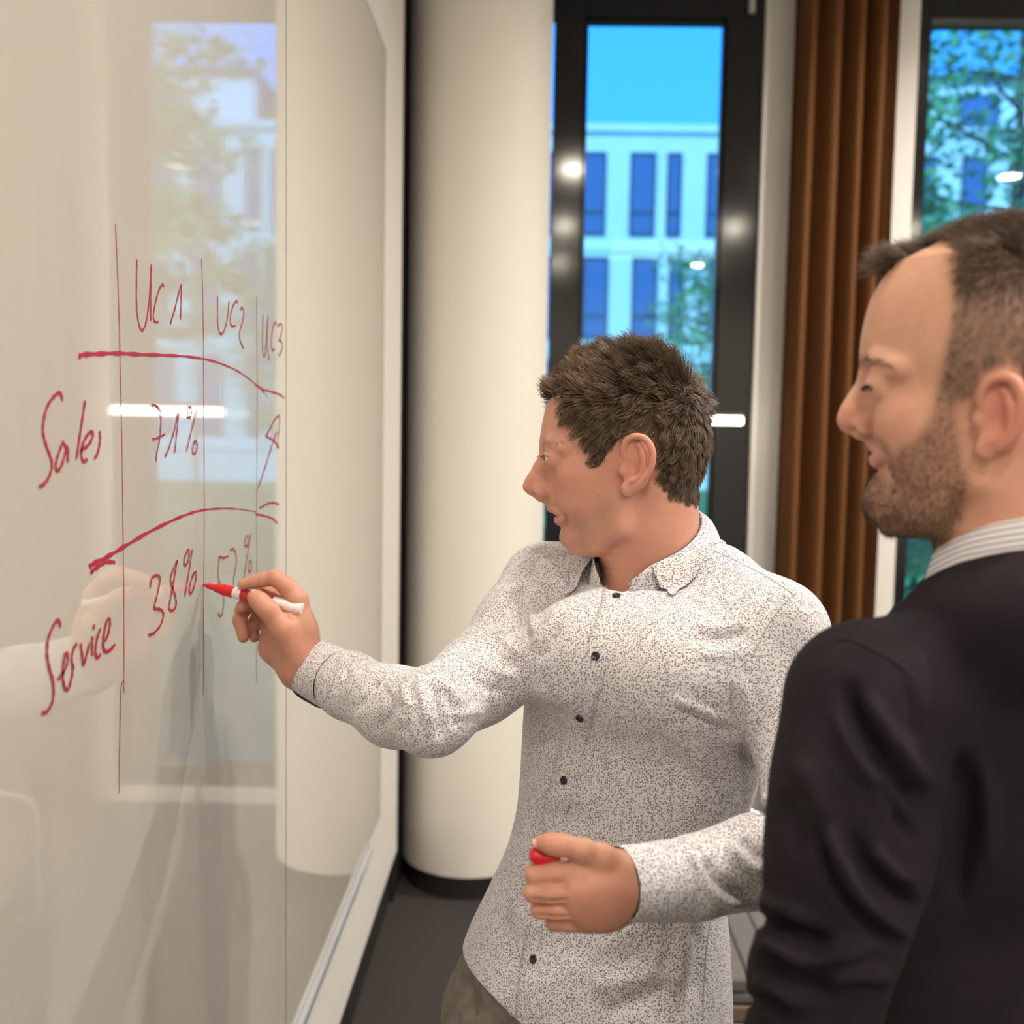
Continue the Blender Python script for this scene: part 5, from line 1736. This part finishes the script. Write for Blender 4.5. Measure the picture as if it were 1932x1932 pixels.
# ================================================================== bearded man watching, seen from behind his left shoulder
D2 = dict(
    sc=1.0,
    cranium=[(1882, 642, 0.0960, 0.0760, 0.0955), (2010, 720, 0.058, 0.066, 0.066)],
    front=[(1690, 505), (1655, 560), (1638, 620), (1631, 660), (1629, 690), (1642, 716), (1652, 750), (1652, 785), (1645, 812), (1644, 828), (1655, 848), (1664, 868), (1664, 884), (1652, 905), (1643, 935), (1648, 960), (1690, 985)],
    back=[(1880, 505), (1880, 760), (1868, 830), (1850, 880), (1800, 940), (1740, 985)],
    width=[(0.062, 505), (0.068, 600), (0.067, 690), (0.066, 740), (0.062, 800), (0.056, 860), (0.047, 915), (0.036, 955), (0.024, 985)],
    jaw=[(1852, 830, 0.051, 0.013), (1838, 892, 0.049, 0.013), (1762, 955, 0.035, 0.013), (1690, 968, 0.016, 0.013)],
    chin=(1676, 940, (0.013, 0.017, 0.014)),
    neck=[(1945, 790, 0.050), (1925, 900, 0.0545), (1922, 1000, 0.0575), (1935, 1120, 0.063)],
    tendon=[(1930, 830, 0.051, 0.009), (1870, 950, 0.038, 0.009), (1810, 1060, 0.014, 0.009)],
    eye=(1671, 729, 0.0320, 6, -7, 66, -12),
    cheek=[(1745, 786, 0.045, (0.023, 0.014, 0.016)), (1755, 845, 0.040, (0.027, 0.016, 0.028)), (1704, 790, 0.034, (0.013, 0.011, 0.012))],
    nose=[(1640, 716, 0.0066), (1622, 754, 0.0070), (1607, 778, 0.0070), (1601, 792, 0.0080)],
    nosebody=[(1653, 716, 0.0072), (1645, 758, 0.0090), (1638, 795, 0.0100)],
    ala=(1636, 803, 0.0100, (0.0096, 0.0055, 0.0074)),
    columella=[(1604, 805), (1626, 815), (1648, 822)],
    nostril=(1616, 809, 0.0100),
    upper=[(1650, 838, 0, 0.9), (1653, 840, 0.009, 0.95), (1664, 843, 0.018, 0.8), (1682, 836, 0.028, 0.5)],
    lower=[(1656, 866, 0, 1), (1659, 866, 0.009, 0.95), (1669, 858, 0.018, 0.75), (1684, 841, 0.028, 0.5)],
    mouth=[(1646, 852, 0, 0.0026), (1657, 852, 0.010, 0.0024), (1671, 845, 0.021, 0.0012)],
    furrow=[[(1650, 800, 0.020, 0.0012), (1666, 822, 0.030, 0.0013), (1682, 850, 0.035, 0.0010)]],
    ear=dict(disc=(1886, 780, 0.0780, (0.0178, 0.0042, 0.0325)), tilt=0.30,
             helix=[(1862, 775, 0.0745), (1851, 752, 0.0760), (1858, 730, 0.0795), (1880, 716, 0.0840), (1904, 717, 0.0885), (1919, 735, 0.0925), (1923, 765, 0.0930), (1917, 795, 0.0905), (1902, 822, 0.0865), (1885, 838, 0.0820)],
             anti=[(1890, 737, 0.0830), (1902, 762, 0.0870), (1901, 790, 0.0865), (1888, 814, 0.0830), (1869, 824, 0.0800)],
             hr=0.0031, lobe=(1862, 838, 0.0775, np.array((0.0085, 0.0042, 0.0090))), tragus=(1848, 790, 0.0735),
             hollow=[(1876, 788, 0.0860, (0.0080, 0.0070, 0.0120)), (1878, 750, 0.0880, (0.0060, 0.0050, 0.0085))]),
)
H2 = HeadFrame(1860, 750, 0.85, math.radians(7))
gV, gF, eyes2 = build_head(H2, D2)
gN = vnormals(gV, gF)
ROOT2 = np.array([0.50, 0.93, 0.0])
skin2 = skin_material('skin_watcher')
C2 = head_tone(H2, gV, gN, D2, (0.63, 0.345, 0.235), (0.55, 0.21, 0.185),
               [(1605, 790, 0, (0.018, 0.02, 0.016), 0.5), (1890, 780, 0.085, (0.026, 0.02, 0.04), 0.85), (1715, 790, 0.045, (0.022, 0.02, 0.018), 0.40), (1900, 960, 0.05, (0.05, 0.03, 0.05), 0.25)], [], (0.3, 0.2, 0.14))
BEARD = polyL(H2, [(1772, 740), (1806, 755), (1815, 840), (1832, 890), (1828, 940), (1805, 1000), (1778, 1040), (1700, 1010, 0.02), (1630, 985, 0), (1622, 930, 0), (1636, 893, 0), (1662, 884, 0.01), (1694, 905, 0.03), (1690, 868), (1708, 836), (1738, 822), (1760, 790)])
MOUST = polyL(H2, [(1626, 822, 0), (1652, 815, 0.01), (1672, 824, 0.02), (1690, 850, 0.03), (1686, 872, 0.03), (1674, 846, 0.025), (1660, 836, 0.015), (1634, 836, 0)])
bm = inpoly(gV[:, [0, 2]], BEARD); mm_ = inpoly(gV[:, [0, 2]], MOUST)
soft = (bm | mm_).astype(float)
e_ = np.concatenate([gF[:, [0, 1]], gF[:, [1, 2]], gF[:, [2, 3]], gF[:, [3, 0]]])
def blur(w, it):
    c = np.bincount(e_[:, 0], minlength=len(w)) + np.bincount(e_[:, 1], minlength=len(w))
    for _ in range(it):
        w = 0.4 * w + 0.6 * (np.bincount(e_[:, 0], w[e_[:, 1]], len(w)) + np.bincount(e_[:, 1], w[e_[:, 0]], len(w))) / np.maximum(c, 1)
    return w
soft = blur(soft, 22)
C2 = C2 * (1 - 0.55 * soft[:, None]) + np.array((0.17, 0.095, 0.06)) * 0.55 * soft[:, None]
REG2 = polyL(H2, [(1652, 530, 0), (1690, 514, 0.02), (1740, 484, 0.05), (1788, 458), (1818, 468), (1816, 520), (1806, 570), (1795, 630), (1782, 690), (1772, 752), (1802, 762), (1838, 742), (1858, 706), (1900, 690), (1936, 720), (1945, 800), (1965, 900), (2010, 950), (2240, 950), (2240, 330, 0), (1640, 330, 0)])
reg2 = inpoly(gV[:, [0, 2]], REG2) & ~((np.abs(gV[:, 1]) > 0.0775) & (gV[:, 2] < 0.02))
soft2 = blur(reg2.astype(float), 26)
C2 = C2 * (1 - 0.78 * soft2[:, None]) + np.array((0.150, 0.100, 0.070)) * 0.78 * soft2[:, None]

NC = H2.W(H2.L(1925, 1030))
def col_z(ph):     # height of the folded edge round the neck
    s = (ph - 185) / 233.0
    return cubic(np.array([s]), [0, 0.18, 0.5, 0.82, 1.0], [P(1777, 1024, 0.86)[2], P(1850, 990, 0.80)[2], P(1930, 972, 0.80)[2] + 0.006, P(1850, 990, 0.80)[2], P(1777, 1024, 0.86)[2]])[0]
def col_pt(ph, rad, z):
    a = math.radians(ph)
    return np.array([NC[0] + rad * math.cos(a), NC[1] + rad * math.sin(a), z])
def band_pt(ph):
    return col_pt(ph, 0.0800, col_z(min(max(ph, 185), 418)) - 0.041 - 0.03 * max(0, (202 - ph) / 40, (ph - 401) / 40))

lip_tone(H2, gV, C2, D2, (0.62, 0.24, 0.21))

# ---- body ------------------------------------------------------------------
U2 = np.array([0.85, 0.527, 0.0]); V2 = np.array([-0.527, 0.85, 0.0])      # his right, his front
SL = P(1640, 1330, 0.80)
SR = SL + U2 * 0.37
SM = (SL + SR) / 2
def torso2(Fd, s=0.0, k=0.04):
    zs = [0.86, 0.95, 1.08, 1.22, SL[2] - 0.06, SL[2] + 0.02, SL[2] + 0.06]
    a = [0.182, 0.175, 0.168, 0.178, 0.176, 0.150, 0.11]
    b = [0.118, 0.115, 0.112, 0.118, 0.112, 0.092, 0.06]
    f = [0.02, 0.025, 0.03, 0.03, 0.02, 0.01, 0.01]
    Fd.loft(zs, [SM[0] + V2[0] * q for q in f], [SM[1] + V2[1] * q for q in f], [q - s for q in a], [q - s for q in b], U2, V2, k, 2.3)
def shoulders2(Fd, s=0.0, k=0.03):
    nb = P(1920, 1185, 0.862)
    Fd.chain(*Pl([(1920, 1185, 0.862, 0.050 - s), (1766, 1278, 0.835, 0.0490 - s), (1642, 1328, 0.80, 0.0585 - s)]), k)
    Fd.chain([nb, nb + (SR - nb) * 0.55 + np.array([0, 0, 0.01]), SR], [0.050 - s, 0.052 - s, 0.060 - s], k)
WR2 = P(1470, 2230, 0.86)
ELR = SR + np.array([0.06, -0.02, -0.29]); WRR = ELR + V2 * 0.20 + np.array([-0.05, 0, -0.10])
def arms2(Fd, s=0.0, k=0.03):
    Fd.chain(*Pl([(1642, 1330, 0.80, 0.058 - s), (1608, 1480, 0.785, 0.0545 - s), (1594, 1620, 0.78, 0.0525 - s), (1566, 1760, 0.78, 0.0505 - s)]), k)
    Fd.chain(*Pl([(1566, 1765, 0.78, 0.0500 - s), (1537, 1850, 0.79, 0.0500 - s), (1508, 1990, 0.82, 0.0460 - s), (1470, 2230, 0.86, 0.036 - s * 0.5)]), 0.012)
    Fd.chain([SR, (SR + ELR) / 2, ELR], [0.058 - s, 0.054 - s, 0.050 - s], k)
    Fd.chain([ELR, (ELR + WRR) / 2, WRR], [0.050 - s, 0.043 - s, 0.036 - s * 0.5], 0.02)
hip2L = SM + V2 * 0.02 - U2 * 0.09; hip2L[2] = 0.90
hip2R = SM + V2 * 0.02 + U2 * 0.09; hip2R[2] = 0.90
foot2L = hip2L - U2 * 0.03; foot2L[2] = 0; foot2R = hip2R + U2 * 0.03; foot2R[2] = 0
def legs2(Fd, s=0.0):
    for hp, ft in ((hip2L, foot2L), (hip2R, foot2R)):
        kn = (hp + ft) / 2 + V2 * 0.015
        Fd.chain([hp, kn, ft + np.array([0, 0, 0.09])], [0.092 - s, 0.066 - s, 0.052 - s], 0.04)
bd = Field((0.05, 0.55, -0.01), (1.0, 1.45, 1.70), 0.008)
torso2(bd, 0.018); shoulders2(bd, 0.014); arms2(bd, 0.026); legs2(bd, 0.014)
b2V, b2F = bd.mesh()
def plain_hand(wr, d, out, nrm):
    """relaxed hand hanging from the wrist: palm, four fingers, thumb"""
    d = d / np.linalg.norm(d); out = out - d * (out @ d); out /= np.linalg.norm(out); nrm = np.cross(d, out)
    Fd = Field(wr - 0.22, wr + 0.22, 0.003)
    Fd.cap(wr - d * 0.03, wr + d * 0.01, 0.027, 0.027, 0.01)
    for i, (o, L, r) in enumerate(((0.030, 0.072, 0.0095), (0.010, 0.080, 0.0100), (-0.010, 0.075, 0.0095), (-0.028, 0.060, 0.0082))):
        m = wr + d * 0.092 + out * o
        Fd.chain([wr + out * o * 0.5, m], [0.021, 0.0135], 0.014)
        p1 = m + d * L * 0.48 + nrm * 0.010; p2 = p1 + d * L * 0.30 + nrm * 0.014; p3 = p2 + d * L * 0.18 + nrm * 0.016
        Fd.chain([m, p1, p2, p3], [r * 1.15, r, r * 0.92, r * 0.78], 0.004)
    t0 = wr + d * 0.03 + out * 0.022 + nrm * 0.012
    Fd.chain([t0, t0 + d * 0.035 + out * 0.022 + nrm * 0.01, t0 + d * 0.062 + out * 0.028 + nrm * 0.016, t0 + d * 0.085 + out * 0.026 + nrm * 0.022], [0.018, 0.013, 0.0105, 0.0085], 0.008)
    return Fd.mesh()
h2a = plain_hand(WR2, WR2 - P(1508, 1990, 0.82), V2, None)
h2b = plain_hand(WRR, WRR - (ELR + WRR) / 2, np.array([0, 0, 1.0]), None)
allV, allF = join_np([(H2.W(gV), gF), h2a, h2b, (b2V, b2F)])
base2 = (0.60, 0.32, 0.22)
me = mesh_np('person', allV - ROOT2, allF)
set_color(me, 'tone', np.concatenate([C2, np.tile(np.array(base2), (len(allV) - len(C2), 1))]))
man2 = link('person', me, skin2, None, ROOT2)
tag(man2, 'bearded man in dark sweater seen from behind, smiling towards the board', 'person', 'men at the whiteboard')
eye_parts(H2, eyes2, (1.0, 0.10, -0.15), man2, ROOT2, (0.09, 0.07, 0.05, 1))
m_teeth = mat('teeth', (0.75, 0.72, 0.66, 1), 0.2)
mb = MB()
for k in range(-3, 4):
    c = H2.L(1664 + abs(k) ** 1.6 * 1.6, 850, k * 0.006)
    V = [c + np.array([0.0035 * math.cos(b_) * math.cos(a_), 0.0030 * math.cos(b_) * math.sin(a_), 0.0045 * math.sin(b_)]) for b_ in np.linspace(-1.5, 1.5, 5) for a_ in np.linspace(0, 2 * math.pi, 8, endpoint=False)]
    F = [(i * 8 + j, i * 8 + (j + 1) % 8, i * 8 + 8 + (j + 1) % 8, i * 8 + 8 + j) for i in range(4) for j in range(8)]
    mb.add(V, F)
link('teeth', mesh_np('teeth', H2.W(np.array(mb.v)) - ROOT2, mb.f), m_teeth, man2)['kind'] = 'stuff'

# ---- sweater ------------------------------------------------------------------
m_swe = mat('sweater_dark', (0.017, 0.013, 0.016, 1), 0.9)
n = N(m_swe)
_c = n.coord()
n.link(n.ramp(n.noise(_c, 40, 3), [(0.3, (0.0100, 0.0070, 0.0098)), (0.7, (0.0148, 0.0102, 0.0138))]), n.b.inputs['Base Color'])
_n1 = n.new('TexWave', i_Scale=420.0, i_Distortion=1.5); n.link(_c, _n1.inputs['Vector'])
n.bump(_n1.outputs[0], 0.15, 0.0005)
n.b.inputs['Sheen Weight'].default_value = 0.0
n.b.inputs['Sheen Roughness'].default_value = 0.5
n.b.inputs['Specular IOR Level'].default_value = 0.25
sw = Field((0.05, 0.55, 0.83), (1.02, 1.42, 1.66), 0.0042)
torso2(sw); shoulders2(sw); arms2(sw)
for q, r0, dz, rr, ph0, ph1 in ((0.0865, 0.012, -0.013, 0.02, 192, 396), (0.092, 0.015, -0.034, 0.05, 222, 392)):
    ring = [col_pt(ph, q, band_pt(ph)[2] + dz) for ph in np.linspace(ph0, ph1, 24)]
    sw.chain(ring, r0, rr)
for du in (-0.07, 0.0, 0.07):
    sw.cap(NC - V2 * 0.060 + U2 * du * 0.7 - np.array([0, 0, 0.075]), SM - V2 * 0.062 + U2 * du - np.array([0, 0, 0.10]), 0.036, 0.045, 0.06)
sw.chain([NC + np.array([0, 0, 0.05]), NC, NC - np.array([0, 0, 0.035])], [0.072, 0.072, 0.074], 0.008, '-')
for w_, p_ in ((WR2, P(1508, 1990, 0.82)), (WRR, (ELR + WRR) / 2)):
    d = (w_ - p_) / np.linalg.norm(w_ - p_)
    sl, X, Y, Z = sw.sub(w_ - 0.07, w_ + 0.07)
    sw.put(sl, -((X - w_[0]) * d[0] + (Y - w_[1]) * d[1] + (Z - w_[2]) * d[2]).astype(np.float32), 0.003, '-')
wV, wF = sw.mesh()
wV = relax(wV, wF, 2, 0.4)
wN = vnormals(wV, wF)
wV = wV + wN * (vnoise(wV, 20, 31, 3) * 0.0028)[:, None]
FL2 = [
    ([(1590, 1275), (1618, 1345), (1662, 1425), (1714, 1488), (1744, 1560)], 17, -0.0145, 0.5, 1.1),
    ([(1625, 1300), (1665, 1370), (1715, 1440), (1760, 1500)], 18, 0.0087, 0.5, 1.1),
    ([(1575, 1330), (1610, 1420), (1660, 1490), (1700, 1545)], 16, 0.0087, 0.5, 1.1),
    ([(1650, 1470), (1690, 1530), (1730, 1590)], 13, -0.0116, 0.5, 1.1),
    ([(1560, 1545), (1592, 1635), (1636, 1700), (1722, 1776)], 15, 0.0130, 0.5, 1.1),
    ([(1535, 1560), (1568, 1640), (1612, 1712), (1690, 1778)], 13, -0.0101, 0.5, 1.1),
    ([(1600, 1560), (1640, 1640), (1690, 1690), (1740, 1720)], 15, -0.0101, 0.5, 1.1),
    ([(1640, 1590), (1680, 1640), (1735, 1665)], 13, 0.0087, 0.5, 1.1),
    ([(1420, 1732), (1470, 1745), (1515, 1768), (1575, 1782)], 13, -0.0232, 0.5, 1.1),
    ([(1430, 1700), (1480, 1712), (1540, 1740)], 14, 0.0072, 0.5, 1.1),
    ([(1425, 1768), (1475, 1782), (1525, 1806), (1590, 1795), (1660, 1780)], 15, 0.0130, 0.5, 1.1),
    ([(1420, 1806), (1470, 1822), (1530, 1858), (1580, 1880)], 14, -0.0130, 0.5, 1.1),
    ([(1420, 1850), (1470, 1862), (1530, 1905)], 14, 0.0101, 0.5, 1.1),
    ([(1400, 1885), (1450, 1892), (1500, 1935)], 13, -0.0116, 0.5, 1.1),
    ([(1560, 1850), (1620, 1835), (1690, 1850)], 14, 0.0072, 0.5, 1.1),
    ([(1500, 1420), (1540, 1500), (1560, 1560)], 18, 0.0058, 0.5, 1.1),
    ([(1475, 1490), (1500, 1560), (1515, 1620)], 16, -0.0058, 0.5, 1.1),
    ([(1812, 1410), (1822, 1500), (1818, 1620), (1800, 1720)], 18, -0.0101, 0.5, 1.3),
    ([(1850, 1420), (1865, 1520), (1862, 1640)], 18, 0.0058, 0.5, 1.3),
    ([(1716, 1290), (1722, 1350), (1728, 1400)], 12, -0.0043, 0.5, 1.1),
]
wV = folds(wV, wF, FL2)
swe = link('sweater', mesh_np('sweater', wV - ROOT2, wF), m_swe, man2)
swe['label'] = 'dark navy knitted sweater'
BV2 = BVHTree.FromPolygons(wV.tolist(), wF.tolist())
m_swd = mat('sweater_seam', (0.010, 0.008, 0.010, 1), 0.95)
seam([(1578, 1207), (1600, 1206), (1640, 1222), (1690, 1250), (1722, 1280)], 0.0014, m_swd, swe, ROOT2, BV2)

# ---- striped collar and the sweater's neckband -----------------------------------
m_stripe = mat('striped_cotton', (0.8, 0.8, 0.8, 1), 0.75)
n = N(m_stripe)
_vc = n.new('VertexColor', layer_name='tone'); _sp = n.new('SeparateColor'); n.link(_vc.outputs[0], _sp.inputs[0])
_ml = n.new('Math', operation='MULTIPLY'); _ml.inputs[1].default_value = 7.5; n.link(_sp.outputs[0], _ml.inputs[0])
_fr = n.new('Math', operation='FRACT'); n.link(_ml.outputs[0], _fr.inputs[0])
n.link(n.ramp(_fr.outputs[0], [(0.0, (0.80, 0.78, 0.73)), (0.50, (0.80, 0.78, 0.73)), (0.58, (0.29, 0.28, 0.43)), (0.88, (0.31, 0.30, 0.45)), (0.97, (0.80, 0.78, 0.73))]), n.b.inputs['Base Color'])
V, F, Cc = [], [], []
NA, NB = 64, 16
for i in range(NA + 1):
    ph0 = 185 + 233.0 * i / NA
    s = abs(i / NA - 0.5) * 2
    for j in range(NB + 1):
        t = j / NB
        ph = ph0 + (-6 * t if i < NA / 2 else 6 * t) * max(0, s - 0.7) / 0.3
        rad = 0.0665 + 0.004 * math.sin(min(t * 5, 1.57)) + 0.010 * t
        V.append(col_pt(ph, rad, col_z(ph0) + 0.002 * math.sin(min(t * 6, 1.57)) - (0.036 + 0.010 * max(0, s - 0.75) / 0.25) * t))
        Cc.append((t, t, t))
for i in range(NA):
    for j in range(NB):
        a = i * (NB + 1) + j
        F.append((a, a + 1, a + NB + 2, a + NB + 1))
V = np.array(V)
me = mesh_np('shirt_collar', V - ROOT2, F); set_color(me, 'tone', Cc)
o = link('shirt_collar', me, m_stripe, man2)
o['label'] = 'white collar with thin blue grey stripes'
md = o.modifiers.new('thick', 'SOLIDIFY'); md.thickness = 0.0018; md.offset = 0
# neckband follows the lower edge of the collar
pts = [band_pt(ph) for ph in np.linspace(170, 433, 60)]
mb = MB()
mb.tube(pts, 0.0075, 12)
bandV = np.array(mb.v)
link('neckband', mesh_np('neckband', bandV - ROOT2, mb.f), m_swe, swe)
# ---- trousers and shoes ------------------------------------------------------------
m_trs2 = mat('trousers_dark', (0.03, 0.03, 0.04, 1), 0.9)
n = N(m_trs2); n.bump(n.noise(n.coord(), 900, 2), 0.2, 0.0006)
tf = Field((0.2, 0.65, 0.03), (0.9, 1.25, 1.05), 0.008)
tf.loft([0.84, 0.92, 1.0], [SM[0] + V2[0] * 0.02] * 3, [SM[1] + V2[1] * 0.02] * 3, [0.176, 0.170, 0.160], [0.112, 0.108, 0.104], U2, V2, 0.03, 2.3)
legs2(tf)
tV, tF = tf.mesh(); tV = relax(tV, tF, 2, 0.4)
link('trousers', mesh_np('trousers', tV - ROOT2, tF), m_trs2, man2)
for ft in (foot2L, foot2R):
    g = Field(ft - np.array([0.2, 0.2, 0.005]), ft + np.array([0.2, 0.3, 0.14]), 0.006)
    g.chain([ft + np.array([0, 0, 0.06]) - V2 * 0.05, ft + np.array([0, 0, 0.05]) + V2 * 0.03, ft + np.array([0, 0, 0.035]) + V2 * 0.12, ft + np.array([0, 0, 0.03]) + V2 * 0.18], [0.042, 0.046, 0.042, 0.030], 0.02)
    g.cap(ft + np.array([0, 0, 0.06]), ft + np.array([0, 0, 0.10]), 0.045, 0.045, 0.02)
    g.plane(ft + np.array([0, 0, 0.003]), (0, 0, -1), 0.004)
    V, F = g.mesh()
    link('shoe', mesh_np('shoe', V - ROOT2, F), m_shoe, man2)

# ---- hair, beard, brows ------------------------------------------------------------
m_hair2 = hair_material('hair_short')
RS = np.random.RandomState(15)
NH = 30000
rt, ri = sample_surface(gV, gF, reg2, NH, RS)
kp = RS.uniform(0, 1, NH) < np.clip((soft2[ri] - 0.42) / 0.45, 0.03, 1)
rt, ri = rt[kp], ri[kp]; NH = len(rt)
q = rt; nr_ = gN[ri]
top = np.clip((q[:, 2] - 0.070) / 0.035, 0, 1)
front = np.clip((q[:, 0] - 0.02) / 0.06, 0, 1)
dr = top[:, None] * np.array([0.9, 0, 0.3])[None] + (1 - top)[:, None] * np.array([0.15, 0, -1.0])[None]
dr = dr + RS.normal(0, 0.22, (NH, 3))
ln = (0.0062 + 0.011 * top + 0.014 * top * front) * RS.uniform(0.7, 1.2, NH)
lift = (0.30 + 0.18 * top + 0.34 * top * front) * RS.uniform(0.6, 1.3, NH)
cents = RS.choice(NH, 900, replace=False)
cl_ = cents[nearest(q, q[cents])]
sv, sf2 = strands(q, nr_, dr, ln, np.where(top > 0.4, 0.00042, 0.00028) * RS.uniform(0.8, 1.2, NH), 5, 0.16, lift, 0, RS, clump=cl_, clumpw=0.3)
kk = np.linspace(0, 1, 5)
hc = (np.array([0.080, 0.052, 0.037])[None, None] * (1 - kk[None, :, None]) + np.array([0.170, 0.115, 0.080])[None, None] * kk[None, :, None]) * (RS.uniform(0.75, 1.25, NH) * (1.2 - 0.25 * top))[:, None, None]
hc = np.repeat(hc[:, :, None, :], 3, 2).reshape(-1, 3)
me = mesh_np('hair', H2.W(sv) - ROOT2, sf2); set_color(me, 'tone', hc)
link('hair', me, m_hair2, man2)['label'] = 'cropped brown hair with high temples'
NB_ = 10000
rt, ri = sample_surface(gV, gF, bm, NB_, RS)
kp = RS.uniform(0, 1, NB_) < np.clip((soft[ri] - 0.35) / 0.5, 0.05, 1)
rt, ri = rt[kp], ri[kp]; NB_ = len(rt)
ns_ = RS.uniform(0.6, 1.35, NB_)
d = np.tile(np.array([0.35, 0, -0.9]), (NB_, 1)) + RS.normal(0, 0.3, (NB_, 3))
chinw = np.clip((-rt[:, 2] - 0.055) / 0.04, 0, 1)
r2, i2 = sample_surface(gV, gF, mm_, 700, RS)
R_all = np.concatenate([rt, r2]); N_all = gN[np.concatenate([ri, i2])]
D_all = np.concatenate([d, np.tile(np.array([-0.2, 0.3, -0.8]), (700, 1)) + RS.normal(0, 0.25, (700, 3))])
L_all = np.concatenate([(0.0045 + 0.003 * chinw) * ns_, 0.0035 * RS.uniform(0.6, 1.2, 700)])
na = len(R_all)
sv, sf2 = strands(R_all, N_all, D_all, L_all, np.full(na, 0.00024), 4, 0.25, 0.35, 0, RS)
hc = np.repeat((np.array([0.13, 0.078, 0.05])[None] * RS.uniform(0.5, 1.5, na)[:, None]), 12, 0)
me = mesh_np('beard', H2.W(sv) - ROOT2, sf2); set_color(me, 'tone', hc)
link('beard', me, m_hair2, man2)['label'] = 'short brown beard'
brow_hair(H2, gV, gF, gN, [(1616, 686, 0.01), (1640, 680, 0.02), (1672, 688, 0.035), (1702, 710, 0.045), (1685, 706, 0.04), (1655, 698, 0.03), (1622, 700, 0.01)], 1000, 0.007, (0.08, 0.05, 0.033), m_hair2, man2, ROOT2, 'eyebrows')

lashes(H2, eyes2, D2['eye'], man2, ROOT2, 90, 0.00030, 0.0055)
